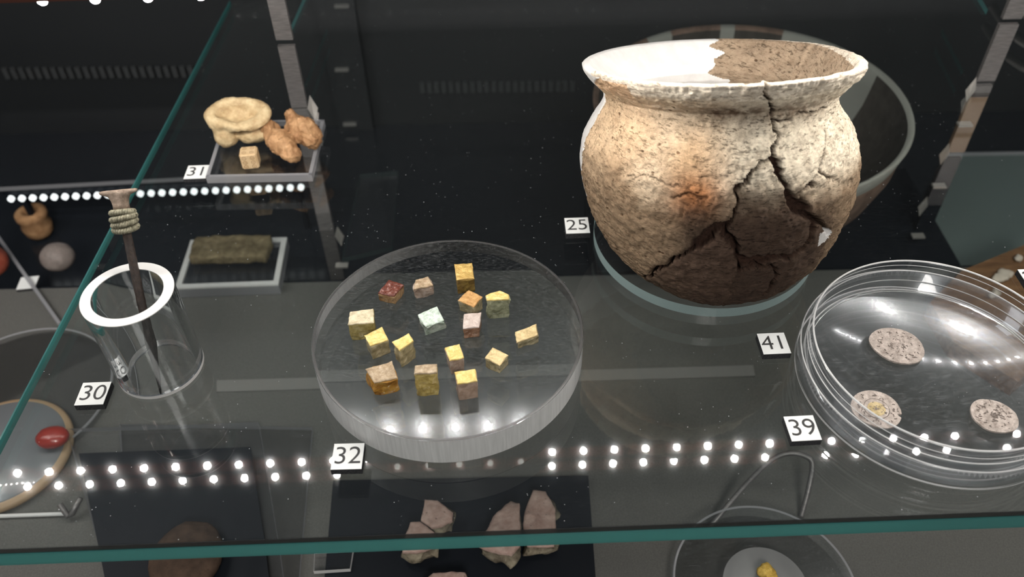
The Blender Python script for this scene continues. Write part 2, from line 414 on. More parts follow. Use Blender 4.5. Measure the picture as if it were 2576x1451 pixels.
# ------------------------------------------------------------------ the clay pot
PROF = [(0, 0), (1.6, .05), (2.6, .18), (3.2, .42), (3.75, .95), (4.35, 1.7), (4.8, 2.6), (5.08, 3.6), (5.17, 4.5), (5.05, 5.3), (4.72, 6.0), (4.33, 6.6), (4.2, 6.95), (4.32, 7.2), (4.62, 7.5), (4.9, 7.8), (5.0, 8.0)]
ph = np.array([p[1] for p in PROF]); pr_ = np.array([p[0] for p in PROF])
ps = np.r_[0, np.cumsum(np.hypot(np.diff(ph), np.diff(pr_)))]; PLEN = ps[-1]; ps = ps / ps[-1]
# smoothed profile lookup
_v = np.linspace(0, 1, 400); _r = np.interp(_v, ps, pr_); _h = np.interp(_v, ps, ph)
_k = np.ones(13) / 13
_rs = np.convolve(np.pad(_r, 6, 'edge'), _k, 'valid'); _hs = np.convolve(np.pad(_h, 6, 'edge'), _k, 'valid')
_rs[:4] = _r[:4]; _rs[-3:] = _r[-3:]; _hs[-3:] = _h[-3:]
def pot_frame(h):
    t = h / 8.04; tt = min(max(t, 0), 1); tau = R(20.6) * (tt * tt * (3 - 2 * tt)); rl = R(-1.2) * tt
    c = Vector((7.99 - .17 * t, 25.35 + 2.7 * max(t, 0) ** 1.25, .52 + 7.22 * t))
    ax = Vector((math.sin(rl), math.sin(tau) * math.cos(rl), math.cos(tau) * math.cos(rl)))
    e1 = (Vector((1, 0, 0)) - ax * ax.x).normalized(); e2 = ax.cross(e1)
    return c, e1, e2, ax
CR = {'main': ([(-86, 1.0), (-84, .967), (-80, .912), (-79, .887), (-79, .862), (-78, .849), (-79, .824), (-80, .795), (-82, .787), (-86, .782), (-90, .762), (-91, .741), (-94, .728), (-95, .715), (-95, .69), (-96, .665), (-98, .649), (-102, .64), (-105, .619), (-109, .594), (-114, .569), (-119, .531), (-129, .46), (-142, .356)], .055, .42),
      'right': ([(-80, .791), (-78, .774), (-77, .745), (-75, .72), (-72, .695), (-69, .674), (-63, .644), (-57, .615), (-49, .577)], .085, .5),
      'wide_r': ([(-75, .715), (-72, .695), (-69, .674), (-66, .66)], .17, .45),
      'wide_m': ([(-98, .649), (-102, .64), (-105, .619), (-109, .6)], .15, .5),
      'wide_l': ([(-91, .556), (-87, .55), (-80, .556)], .16, .5),
      'lower': ([(-98, .649), (-99, .628), (-96, .607), (-93, .582), (-92, .556), (-87, .552), (-78, .552), (-70, .548), (-64, .561), (-62, .586), (-62, .636)], .10, .45),
      'bottom': ([(-93, .556), (-90, .523), (-84, .536), (-77, .527), (-74, .51), (-73, .46), (-74, .406)], .08, .4),
      'top': ([(-79, .887), (-71, .879), (-65, .895), (-57, .891), (-47, .891), (-41, .895)], .035, .18),
      'far': ([(-51, .833), (-54, .803), (-58, .774), (-61, .741), (-53, .72)], .035, .18),
      'side': ([(-70, .707), (-65, .72)], .06, .25),
      'tan': ([(-137, .728), (-131, .738), (-125, .736), (-118, .73)], .02, .08), 'low': ([(-120, .70), (-113, .715), (-106, .712)], .03, .1)}
def pip(px, py, poly):
    ins = np.zeros(px.shape, bool); n = len(poly)
    for i in range(n):
        x1, y1 = poly[i]; x2, y2 = poly[(i + 1) % n]
        c = ((y1 > py) != (y2 > py)) & (px < (x2 - x1) * (py - y1) / ((y2 - y1) or 1e-9) + x1); ins ^= c
    return ins
NT_, NV = 760, 330
th = np.linspace(-180, 180, NT_, endpoint=False); vv = np.linspace(0.0, 1, NV)
TH, VV = np.meshgrid(th, vv)
rr = np.interp(VV, _v, _rs); hh = np.interp(VV, _v, _hs)
# wobble so crack lines are ragged
def grid_noise(s, seed, oct=4):
    out = np.empty(TH.shape)
    for i in range(NV):
        for j in range(0, NT_):
            a_ = math.radians(th[j]); r0 = rr[i, j]
            out[i, j] = noise.fractal(Vector((r0 * math.cos(a_) * s + seed, r0 * math.sin(a_) * s, hh[i, j] * s)), .8, 2.1, oct)
    return out
n1 = grid_noise(.55, 3.1, 5); n2 = grid_noise(3.2, 9.7, 4)
n3 = grid_noise(7.5, 21.3, 3)
n4 = grid_noise(1.6, 33.1, 4)
THw = TH + n4 * 2.2 + n3 * .5; VVw = VV + np.roll(n4, 41, 1) * .009 + np.roll(n3, 77, 1) * .002
ring_ = np.sin(VV * PLEN * 9 + n1 * 4) * .012 * (VV > .35)
disp = n1 * .08 + n2 * .035 + n3 * .032 + ring_ - .10 * np.exp(-((VV - .905 - .004 * n1) / .006) ** 2) * (.6 + .5 * n2) + .05 * n1 * (VV > .96)
crk = np.zeros(TH.shape)
for pts, wd, dp in CR.values():
    best = np.full(TH.shape, 9.0)
    for (t0, v0), (t1, v1) in zip(pts[:-1], pts[1:]):
        k = np.radians(1) * 4.9
        ax_, ay_, bx_, by_ = t0 * k, v0 * PLEN, t1 * k, v1 * PLEN
        X, Y = THw * k, VVw * PLEN; L2 = (bx_ - ax_) ** 2 + (by_ - ay_) ** 2 + 1e-9
        u = np.clip(((X - ax_) * (bx_ - ax_) + (Y - ay_) * (by_ - ay_)) / L2, 0, 1)
        best = np.minimum(best, np.hypot(X - ax_ - u * (bx_ - ax_), Y - ay_ - u * (by_ - ay_)))
    wv = wd * (1 + .5 * n1)
    crk = np.maximum(crk, min(dp, .4) * np.clip((1.2 - best / wv) * 1.8, 0, 1))
polyC = [(-80, .787), (-86, .782), (-91, .741), (-95, .715), (-95, .69), (-98, .649), (-99, .628), (-96, .607), (-93, .582), (-92, .556), (-87, .552), (-78, .552), (-70, .548), (-64, .561), (-62, .586), (-62, .636), (-66, .66), (-72, .695), (-77, .745)]
polyD = [(-98, .649), (-105, .619), (-114, .569), (-129, .46), (-142, .356), (-142, .05), (-92, .05), (-93, .5), (-92, .556), (-93, .582), (-96, .607), (-99, .628)]
polyE = [(-92, .556), (-90, .523), (-84, .536), (-77, .527), (-74, .51), (-73, .46), (-74, .406), (-74, .05), (-92, .05)]
polyF = [(-92, .556), (-78, .552), (-70, .548), (-64, .561), (-62, .586), (-62, .64), (-49, .577), (-45, .4), (-45, .05), (-74, .05), (-74, .406), (-73, .46), (-74, .51), (-77, .527), (-84, .536), (-90, .523)]
polyP2 = [(-57, .59), (-50, .584), (-48, .57), (-51, .55), (-55, .545)]
plb = np.interp(VV, [0, .5, .6, .7, .766, .83, .9, .98, 1.0], [-178, -176, -177, -176, -177, -179, -181, -165, -160])
reg = np.zeros(TH.shape, int)                        # 0 body shard
bm_ = np.interp(VV, [.55, .577, .615, .644, .674, .695, .72, .745, .774, .791, .824, .862, .912, .967, 1.0], [-48, -49, -57, -63, -69, -72, -75, -77, -78, -80, -79, -79, -80, -84, -86])
reg[(THw > bm_)] = 1
for k, pl in ((2, polyC), (3, polyD), (5, polyF), (4, polyE)): reg[pip(THw, VVw, pl)] = k
reg[(THw > 74) | (THw < plb)] = 6
reg[pip(TH, VV, polyP2)] = 7
off = np.array([0, -.02, -.07, -.04, -.08, -.04, .02, -.06])[reg]
r_out = rr * 1.0 + disp * np.where(reg >= 6, .25, 1) + off - crk
r_out = np.where(VV < .02, rr, r_out)
frames = [pot_frame(float(_hs_i)) for _hs_i in np.interp(vv, _v, _hs)]
def pot_xyz(i, j, r_, dh=0.0):
    c, e1, e2, ax = frames[i]; a_ = math.radians(th[j])
    return c + (e1 * math.cos(a_) + e2 * math.sin(a_)) * r_ + ax * dh
C0 = np.array([list(f_[0]) for f_ in frames]); E1 = np.array([list(f_[1]) for f_ in frames]); E2 = np.array([list(f_[2]) for f_ in frames])
ca, sa = np.cos(np.radians(th)), np.sin(np.radians(th))
OUT = C0[:, None, :] + r_out[..., None] * (ca[None, :, None] * E1[:, None, :] + sa[None, :, None] * E2[:, None, :])
# colour of the fired clay, patch by patch, with belly and neck shade painted in
def lerp(a_, b_, t_): t_ = np.clip(t_, 0, 1)[..., None]; return a_ * (1 - t_) + b_ * t_
cream, tan, soot_shade, lowb = [np.array(x) for x in ((.88, .73, .55), (.68, .50, .33), (.060, .038, .028), (.34, .24, .155))]
colv = np.broadcast_to(cream, TH.shape + (3,)).copy()
colv = lerp(colv, tan, (-118 + 12 * n1 - TH) / 40)
colv = lerp(colv, lowb, (.745 + .05 * n1 - VV) / .08)
colv = lerp(colv, np.array((.95, .86, .70)), np.clip((TH + 108) / 15, 0, 1) * np.clip((VV - .70) / .05, 0, 1) * .7)
gauss = lambda t0, v0, st, sv: np.exp(-((TH - t0) / st) ** 2 - ((VV - v0) / sv) ** 2)
colv = lerp(colv, np.array((.62, .22, .07)), gauss(-110, .715, 9, .05) * 1.0)
colv = lerp(colv, np.array((.85, .52, .27)), gauss(-112, .80, 12, .08) * .6)
colv = lerp(colv, np.array((.84, .56, .34)), gauss(-140, .82, 14, .1) * .5)
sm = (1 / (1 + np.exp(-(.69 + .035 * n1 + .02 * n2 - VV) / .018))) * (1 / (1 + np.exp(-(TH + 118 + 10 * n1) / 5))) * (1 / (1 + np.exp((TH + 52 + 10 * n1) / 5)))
colv = lerp(colv, soot_shade * 1.1, sm * .93)  # soot and the belly's unlit side painted as one dark colour
colv = lerp(colv, np.array((.16, .105, .07)), gauss(-98, .912, 24, .035) * (.85 + .5 * n2))  # shade under the rim, painted into the neck colour
colv = lerp(colv, np.array((.22, .15, .10)), gauss(-66, .905, 16, .03) * (.7 + .5 * n2))  # the same painted rim shade further right
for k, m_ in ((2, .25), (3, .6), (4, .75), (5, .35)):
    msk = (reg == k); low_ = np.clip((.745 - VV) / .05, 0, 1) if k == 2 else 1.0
    colv = np.where(msk[..., None], lerp(colv, soot_shade * (1.5 if k != 3 else 2.2), np.ones(TH.shape) * .8 * low_ * (.65 + m_ * .4)), colv)  # lower shards darkened by soot plus painted shade
colv = lerp(colv, np.array((.92, .82, .68)), (VV - .955) / .02 * (TH > -140))
colv = lerp(colv, np.array((.70, .48, .31)), ((VV - .93) / .03) * (TH < -140))
colv = lerp(colv, np.array((.05, .026, .018)), crk * 5)
def clay_material(name, base_attr=True, base=(.5, .4, .3), bumpk=1.0):
    a = NT(name)
    if base_attr: at_ = a.n('ShaderNodeAttribute', {'attribute_name': 'clay'}).outputs['Color']
    else: at_ = a.ramp(a.noise(1.2, 6), [(.3, tuple(x * .75 for x in base)), (.7, base)])
    mott = a.ramp(a.noise(2.3, 10, .8), [(.3, (.55, .50, .45)), (.5, (1, .98, .96)), (.65, (1.2, 1.2, 1.18))])
    col = a.mix(1, at_, mott, 'MULTIPLY')
    pits = a.ramp(a.vor(2.6, a.stretch(.7, .7, 1.3)), [(0, 0), (.08, .1), (.16, 1)]); gate = a.ramp(a.noise(1.5, 4), [(.46, 1), (.56, 0)])
    pits = a.math('MAXIMUM', pits, gate)
    grit = a.noise(9, 6, .75, a.stretch(.8, .8, 2.6)); fine = a.noise(26, 4, .7)
    cracks = a.ramp(a.noise(5.5, 9, .8, a.stretch(.55, .55, 2.4)), [(.36, 0), (.45, 1)])
    h = a.math('ADD', a.math('MULTIPLY', grit, .7), a.math('MULTIPLY', fine, .25)); h = a.math('ADD', h, a.math('MULTIPLY', pits, .7)); h = a.math('ADD', h, a.math('MULTIPLY', cracks, .35))
    col = a.mix(1, col, a.ramp(pits, [(0, (.3, .22, .17)), (1, (1, 1, 1))]), 'MULTIPLY')
    col = a.mix(.6, col, a.mix(1, col, a.ramp(cracks, [(0, (.45, .38, .32)), (1, (1, 1, 1))]), 'MULTIPLY'))
    return a.end(a.bsdf(col, .9, a.bump(h, 1.0 * bumpk, .10), spec=.2))
M['clay'] = clay_material('fired_clay'); M['clay_in'] = clay_material('inner_clay', False, (.40, .30, .21), 1.0)
M['white_plaster'] = m_rock('white_plaster', (.50, .485, .475), (.58, .565, .55), None, 1.5, .25, .03, .8, False)
pot = thing('clay_pot', 'cream and brown wheel-made clay pot, cracked and restored with white plaster, on the shelf', 'pot', (7.99, 25.35, .46))
def grid_part(name, mask, mats, label=None, P=None, parent=pot):
    P = OUT if P is None else P
    fi, fj = np.nonzero(mask[:-1, :]); fj2 = (fj + 1) % NT_
    q = np.stack([fi * NT_ + fj, fi * NT_ + fj2, (fi + 1) * NT_ + fj2, (fi + 1) * NT_ + fj], 1)
    used, invx = np.unique(q, return_inverse=True); V = P.reshape(-1, 3)[used]
    o = mk(name, V, invx.reshape(q.shape).tolist(), mats, parent, smooth=True)
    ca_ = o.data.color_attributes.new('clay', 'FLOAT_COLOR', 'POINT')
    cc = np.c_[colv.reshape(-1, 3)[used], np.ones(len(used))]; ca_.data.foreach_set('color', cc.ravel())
    if label: o['label'] = label
    return o
for k, lb in ((0, 'large tan shard forming the left body and rim'), (1, 'pale cream shard of the upper right'), (2, 'dark triangular shard low in the middle, sooty with shade painted in'),
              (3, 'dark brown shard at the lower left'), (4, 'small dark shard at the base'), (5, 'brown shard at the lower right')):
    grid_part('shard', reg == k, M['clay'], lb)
grid_part('plaster_fill', reg == 6, M['white_plaster'], 'white plaster restoring the left side and back')
grid_part('plaster_patch', reg == 7, M['white_plaster'])
# lip and interior
nin = 260; VI = np.linspace(0, 1, nin)
lip = [(5.0, 8.0), (5.02, 8.12), (4.92, 8.2), (4.75, 8.16), (4.6, 8.0), (4.3, 7.6), (4.0, 7.2), (3.85, 6.9), (3.95, 6.5), (4.3, 5.9), (4.5, 5.2), (4.55, 4.4), (4.42, 3.6), (4.1, 2.6), (3.5, 1.7), (2.8, 1.0), (1.8, .6), (0.02, .5)]
lp = np.array(lip); ls = np.r_[0, np.cumsum(np.hypot(*np.diff(lp, axis=0).T))]; ls /= ls[-1]
LR, LH = np.interp(VI, ls, lp[:, 0]), np.interp(VI, ls, lp[:, 1])
IN = np.empty((nin, NT_, 3)); top_r = r_out[-1]
nn = np.array([[noise.fractal(Vector((LR[i] * ca[j] * .9, LR[i] * sa[j] * .9, LH[i] + 20)), .8, 2, 4) for j in range(0, NT_)] for i in range(nin)])
seamt = 76 + nn * 4 + (3.5 * np.sin(VI * 47) + 2.5 * np.sin(VI * 113 + 1) + 4 * np.sin(VI * 17))[:, None]
brown = (th[None, :] > -84) & (th[None, :] < seamt); rimclay = (VI[:, None] < np.interp(th, [-160, -10, 30, 76], [.06, .06, .03, .02])[None, :]) & (th[None, :] > -165) & (th[None, :] < 76)
for i in range(nin):
    c, e1, e2, ax = pot_frame(LH[i]); fr_ = (1 - i / 36.0) if i < 36 else 0.0
    rj = LR[i] + (top_r - 5.0) * max(fr_, 0) + nn[i] * np.where(brown[i], .06, .02) * (i > 0)
    if i == 0: rj = top_r
    IN[i] = np.array(c)[None] + rj[:, None] * (ca[:, None] * np.array(e1)[None] + sa[:, None] * np.array(e2)[None])
IN[0] = OUT[-1]
def in_part(name, mask, mat, label):
    fi, fj = np.nonzero(mask[:-1, :]); fj2 = (fj + 1) % NT_
    q = np.stack([fi * NT_ + fj, fi * NT_ + fj2, (fi + 1) * NT_ + fj2, (fi + 1) * NT_ + fj], 1)
    used, invx = np.unique(q, return_inverse=True)
    o = mk(name, IN.reshape(-1, 3)[used], invx.reshape(q.shape).tolist(), mat, pot, smooth=True); o['label'] = label
    ca_ = o.data.color_attributes.new('clay', 'FLOAT_COLOR', 'POINT'); ca_.data.foreach_set('color', np.tile([.70, .62, .52, 1.0], len(used)))
brown_in = brown & ~rimclay
in_part('interior_plaster', ~(brown_in | rimclay), M['white_plaster'], 'smooth white plaster lining')
in_part('interior_clay', brown_in, M['clay_in'], 'rough brown clay inside the right rim')
in_part('rim_edge', rimclay, M['clay'], 'worn pale clay lip')
# glass disc under the pot
v, f, fm = prism(circle(8.05, 27.1, 4.55, 120), 0, .46)
o = mk('glass_disc', v, f, [M['thin_acrylic'], M['teal_edge']], fm=fm); props(o, 'round clear glass disc with pale teal edge under the clay pot', 'disc')

# ------------------------------------------------------------------ acrylic disc with tesserae
dc, dr, dt = (-2.35, 21.11), 4.9, 1.2
t = thing('acrylic_disc', 'thick round clear acrylic disc carrying the small glass cubes', 'stand', (dc[0], dc[1], 0))
v, f, fm = prism(circle(dc[0], dc[1], dr, 240), 0.004, dt); mk('disc_body', v, f, [M['solid'], M['frost']], t, fm=fm)
v2, f2 = lathe(dc[0], dc[1], [(dr - .02, dt + .002), (dr - .07, dt + .006), (dr - .11, dt + .002)], 160); mk('top_arris', v2, f2, m_flat('dark_arris', (.06, .06, .06), .3), t, smooth=True)

def glass_mat(name, c1, c2, c3, clear=.0, coat=.6):
    a = NT(name); k = a.noise(3.2, 8, .7, dist=.6)
    col = a.ramp(k, [(.30, c1), (.5, c2), (.72, c3)])
    h = a.math('ADD', a.noise(4, 6, .7), a.ramp(a.vor(2.5), [(0, 0), (.3, 1)]))
    nr = a.bump(h, .7, .07)
    p = a.bsdf(col, .3, nr, coat=coat, spec=.6)
    tl = a.n('ShaderNodeBsdfTranslucent', Color=col).outputs[0]
    sh = a.shmix(.35, p, tl)
    if clear: sh = a.shmix(clear, sh, a.n('ShaderNodeBsdfTransparent', Color=(*c3, 1)).outputs[0])
    return a.end(sh)
def leaf_mat(name, c1, c2, c3, metal=.25):
    a = NT(name); col = a.ramp(a.noise(5, 8, .7), [(.3, c1), (.55, c2), (.78, c3)])
    return a.end(a.bsdf(col, .42, a.bump(a.noise(12, 6, .7), .6, .03), metal=metal))
G = {'maroon': glass_mat('maroon_glass', (.05, .008, .006), (.20, .05, .03), (.55, .30, .25)), 'tanside': glass_mat('tan_amber_glass', (.20, .09, .03), (.50, .31, .15), (.65, .47, .28)),
     'pinktan': glass_mat('pinkish_stone_glass', (.30, .20, .14), (.55, .43, .35), (.75, .66, .60)), 'darkgold': glass_mat('dark_gold_glass', (.10, .055, .012), (.32, .20, .05), (.58, .42, .12)),
     'olive': glass_mat('olive_clear_glass', (.20, .17, .09), (.55, .47, .28), (.90, .80, .56), .12), 'green': glass_mat('greenish_clear_glass', (.16, .17, .10), (.48, .50, .34), (.85, .86, .62), .15),
     'yellow': glass_mat('yellow_glass', (.28, .21, .06), (.55, .45, .17), (.80, .72, .40), .1), 'mint': glass_mat('pale_mint_glass', (.22, .28, .22), (.62, .72, .62), (.95, .98, .92), .2, 1.0),
     'rust': glass_mat('rusty_glass', (.18, .07, .03), (.45, .25, .15), (.68, .45, .32)), 'pink': glass_mat('pink_brown_glass', (.36, .24, .17), (.58, .42, .32), (.72, .56, .46), 0, .3),
     'amber': glass_mat('amber_glass', (.20, .07, .008), (.58, .29, .04), (.85, .55, .15), .1), 'honey': glass_mat('honey_glass', (.26, .18, .05), (.66, .52, .18), (.95, .82, .42), .1)}
LF = {'gold': leaf_mat('bright_gold_leaf', (.58, .40, .10), (.80, .62, .24), (.98, .88, .55)), 'ochre': leaf_mat('ochre_gold_leaf', (.42, .25, .06), (.62, .42, .14), (.78, .58, .26)),
      'orange': leaf_mat('orange_gold_leaf', (.40, .19, .06), (.62, .36, .14), (.72, .48, .22)), 'tan': leaf_mat('tan_gold_leaf', (.50, .37, .17), (.72, .56, .30), (.82, .68, .42)),
      'cream': leaf_mat('cream_crust', (.40, .33, .20), (.68, .60, .42), (.80, .74, .58), 0), 'greypink': leaf_mat('grey_pink_crust', (.42, .33, .29), (.62, .52, .47), (.70, .62, .58), 0),
      'maroon': leaf_mat('maroon_glaze', (.04, .008, .006), (.14, .035, .02), (.72, .55, .52), 0), 'brown': leaf_mat('brown_crust', (.18, .11, .05), (.45, .34, .22), (.70, .60, .48), 0),
      'mint': leaf_mat('mint_face', (.30, .38, .30), (.66, .76, .68), (.97, .99, .95), 0)}
TES = [([(978, 703), (1017, 715), (992, 745), (950, 737)], 20, 'maroon', 'tanside', 'dark red glass tessera with orange sides, upper left on the disc', 0),
 ([(1045, 703), (1078, 695), (1091, 718), (1040, 728)], 26, 'brown', 'pinktan', 'irregular grey-pink tessera, second from the left in the back row', .12),
 ([(1143, 664), (1188, 660), (1193, 699), (1148, 704)], 35, 'ochre', 'darkgold', 'ochre gold tessera with dark sides, farthest back on the disc', 0),
 ([(1179, 728), (1214, 746), (1192, 772), (1151, 754)], 27, 'orange', 'olive', 'orange-topped tessera turned cornerwise, in front of the farthest one', 0),
 ([(1221, 742), (1257, 730), (1281, 741), (1282, 752), (1224, 755)], 48, 'gold', 'green', 'tall greenish clear tessera with yellow gold top, upper right', .05),
 ([(880, 783), (940, 775), (941, 811), (874, 817)], 40, 'cream', 'yellow', 'large yellow tessera with crusty cream top, leftmost on the disc', 0),
 ([(916, 843), (961, 821), (978, 855), (931, 870)], 34, 'gold', 'olive', 'gold-topped tessera touching the leftmost one', 0),
 ([(986, 860), (1028, 838), (1041, 857), (1004, 882)], 42, 'gold', 'olive', 'narrow gold-topped tessera, left of centre', .03),
 ([(1049, 790), (1100, 769), (1118, 806), (1071, 822)], 22, 'mint', 'mint', 'pale mint clear glass lump at the centre of the disc', .1),
 ([(1167, 788), (1211, 785), (1206, 823), (1164, 826)], 26, 'greypink', 'rust', 'grey-topped tessera with rusty sides, right of the mint lump', 0),
 ([(1295, 835), (1350, 814), (1354, 843), (1299, 862)], 17, 'tan', 'olive', 'tan tessera with broken foot, rightmost on the disc', .08),
 ([(1118, 874), (1156, 865), (1168, 899), (1131, 907)], 38, 'gold', 'pinktan', 'bright gold-topped tessera with grey-tan sides, front middle', 0),
 ([(1239, 872), (1279, 893), (1257, 919), (1219, 899)], 22, 'tan', 'olive', 'flat tan-gold tessera turned cornerwise, front right', .03),
 ([(1143, 935), (1196, 927), (1201, 958), (1150, 966)], 42, 'gold', 'pink', 'gold-topped tessera with pink-brown opaque sides, nearest the disc front', 0),
 ([(918, 928), (986, 907), (1001, 951), (941, 963)], 32, 'brown', 'amber', 'amber glass tessera with rough brown top, front left', .08),
 ([(1043, 918), (1100, 914), (1100, 938), (1041, 940)], 56, 'brown', 'honey', 'tall honey-yellow tessera with brown top, front row middle', .04)]
def tessera(q, drop, top, side, label, rough):
    # height from the visible drop of the front edge
    cxp = sum(p[0] for p in q) / len(q); cyp = max(p[1] for p in q)
    b = at(cxp, cyp + drop, dt); lo, hi = .1, 1.6
    for _ in range(30):
        h = (lo + hi) / 2; yy = proj((b.x, b.y, dt + h))[1]
        if yy > cyp: lo = h
        else: hi = h
    P = [at(x, y, dt + h) for x, y in q]; c = sum(P, Vector()) / len(P)
    ar = sum(P[i].x * P[(i + 1) % len(P)].y - P[(i + 1) % len(P)].x * P[i].y for i in range(len(P)))
    if ar < 0: P = P[::-1]
    t = thing('tessera', label, 'tessera', (c.x, c.y, dt), 'glass tesserae on the acrylic disc')
    bm = bmesh.new(); n = len(P); sh = .96
    bot = [bm.verts.new(((p.x - c.x) * sh + random.uniform(-.03, .03), (p.y - c.y) * sh + random.uniform(-.03, .03), 0)) for p in P]
    tp = [bm.verts.new((p.x - c.x, p.y - c.y, h - .045)) for p in P]
    bm.faces.new(bot[::-1]); bm.faces.new(tp)
    for i in range(n): bm.faces.new([bot[i], bot[(i + 1) % n], tp[(i + 1) % n], tp[i]])
    bmesh.ops.bevel(bm, geom=bm.edges[:], offset=.035, segments=2, affect='EDGES', profile=.6)
    bmesh.ops.triangulate(bm, faces=[f_ for f_ in bm.faces if len(f_.verts) > 4])
    bmesh.ops.subdivide_edges(bm, edges=[e for e in bm.edges if e.calc_length() > .2], cuts=5, use_grid_fill=True)
    sd = random.random() * 50
    for v_ in bm.verts:
        d_ = noise.noise_vector(v_.co * 2.6 + Vector((sd, 0, 0))) * (.035 + rough) + noise.noise_vector(v_.co * 8 + Vector((0, sd, 0))) * .018
        if v_.co.z < .02: d_.z = 0
        if v_.co.z > h - .06: d_.z *= .3
        v_.co += d_
        v_.co.z = max(v_.co.z, 0)
    for v_ in bm.verts: v_.co *= S
    me = bpy.data.meshes.new('glass_body'); bm.to_mesh(me); bm.free(); me.materials.append(G[side])
    o = bpy.data.objects.new('glass_body', me); COL.objects.link(o); o.parent = t
    # top layer: leaf or crust
    vb = []; N = len(P)
    ring = []
    for i in range(N):
        for k in range(6):
            p = P[i].lerp(P[(i + 1) % N], k / 6) - c
            jig = 1.0 + random.uniform(-.04, .02) - rough * .3 * random.random()
            ring.append((p.x * jig, p.y * jig))
    vt = [(x * s_, y * s_, z_ + noise.noise(Vector((x * s_ * 4 + sd, y * s_ * 4, 0))) * .03 + noise.noise(Vector((x * s_ * 11 + sd, y * s_ * 11, 5))) * .014) for s_, z_ in ((1.0, h - .05), (1.0, h - .012), (.93, h + .008), (.75, h + .014), (.55, h + .008), (.3, h + .012), (.1, h + .01)) for x, y in ring]
    nr_ = len(ring); vt.append((0, 0, h + .012)); fs = []
    for j in range(6):
        for i in range(nr_): fs.append([j * nr_ + i, j * nr_ + (i + 1) % nr_, (j + 1) * nr_ + (i + 1) % nr_, (j + 1) * nr_ + i])
    for i in range(nr_): fs.append([6 * nr_ + i, 6 * nr_ + (i + 1) % nr_, 7 * nr_])
    o = mk('gold_leaf' if top in ('gold', 'ochre', 'orange', 'tan') else 'top_crust', [(x + c.x, y + c.y, z_ + dt) for x, y, z_ in vt], fs, LF[top], t)
for a_ in TES: tessera(*a_)

# ------------------------------------------------------------------ acrylic tube and bronze pin
tc, tR, tr, tH = (-13.0, 20.70), 1.53, 1.19, 3.8
t = thing('acrylic_tube', 'short upright clear acrylic tube with white sawn rims, holding the bronze pin', 'stand', (tc[0], tc[1], 0))
v, f = lathe(*tc, [(tR, 0.02), (tR, tH - .02), (tr, tH - .02), (tr, 0.02)], 128, True); o = mk('tube_wall', v, f, M['tube_solid'], t, smooth=True)
try: o.data.set_sharp_from_angle(angle=.6)
except Exception: pass
v, f = lathe(*tc, [(tr - .003, tH - .03), (tr - .003, tH), (tR + .003, tH), (tR + .003, tH - .03)], 128); mk('top_rim', v, f, M['frost_white'], t)
v, f = lathe(*tc, [(tR + .004, .15), (tR + .006, 0.005), (tr, 0.004)], 128); mk('bottom_rim', v, f, M['frost_white'], t)
tip = at(405, 985, .05); mid = at(342, 690, 3.8)
mid = Vector((-13.02, 21.72, 3.8)) if False else mid
dv = (mid - tip).normalized(); lo, hi = 2.0, 20.0
for _ in range(40):
    L = (lo + hi) / 2
    if proj(tip + dv * L)[1] > 476: lo = L
    else: hi = L
PL = L
t = thing('bronze_pin', 'dark bronze pin with T-shaped head and twisted wire collar standing in the tube', 'pin', tip)
side = dv.cross(Vector((0, 1, 0))).normalized(); side = (Vector((1, 0, 0)) - dv * dv.x).normalized(); fw = dv.cross(side)
def pp(s_): # slight bend of the shank
    u = s_ / PL; return tip + dv * s_ + side * (math.sin(u * math.pi) * -.02)
def yl(py):
    lo, hi = -1.0, PL + 1
    for _ in range(40):
        m_ = (lo + hi) / 2
        if proj(tip + dv * m_)[1] > py: lo = m_
        else: hi = m_
    return lo
s_coil0, s_coil1, s_head = yl(580), yl(527), yl(478)
ss = np.linspace(0, s_coil1, 60); rad = []
for s_ in ss:
    u = s_ / s_coil0; r_ = .02 + .13 * min(1, (u / .35)) ** .8
    r_ += .045 * math.exp(-((proj(tip + dv * s_)[1] - 860) / 26) ** 2)
    rad.append(r_ * (1 + .02 * math.sin(s_ * 17)))
v, f = tube([pp(s_) for s_ in ss], rad, 14)
V = np.array([tuple(x) for x in v]); V += np.array([tuple(noise.noise_vector(Vector(x) * 9)) for x in V]) * .012
mk('shank', V, f, M['iron'], t, smooth=True)
nc = 4
for k in range(nc):
    s0 = s_coil0 + (s_coil1 - s_coil0) * (k + .5) / nc
    Rr = [.36, .36, .37, .34][k]; tw = []
    for strand in (0, 1):
        pth = []
        for i in range(121):
            a_ = 2 * math.pi * i / 120; ph_ = 15 * a_ + strand * math.pi
            rr_ = Rr + .06 * math.cos(ph_); pth.append(pp(s0 + .06 * math.sin(ph_) + .05 * math.sin(a_ + k)) + (side * math.cos(a_) + fw * math.sin(a_)) * rr_)
        tw.append(tube(pth, .052, 6, False))
    v, f = join(*tw); mk('wire_coil', v, f, M['bronze_coil'], t, smooth=True)
v, f = tube([pp(s_coil0 + .02), pp((s_coil0 + s_coil1) / 2), pp(s_coil1 - .02)], [.30, .31, .30], 20); mk('collar_core', v, f, M['bronze_coil'], t, smooth=True)
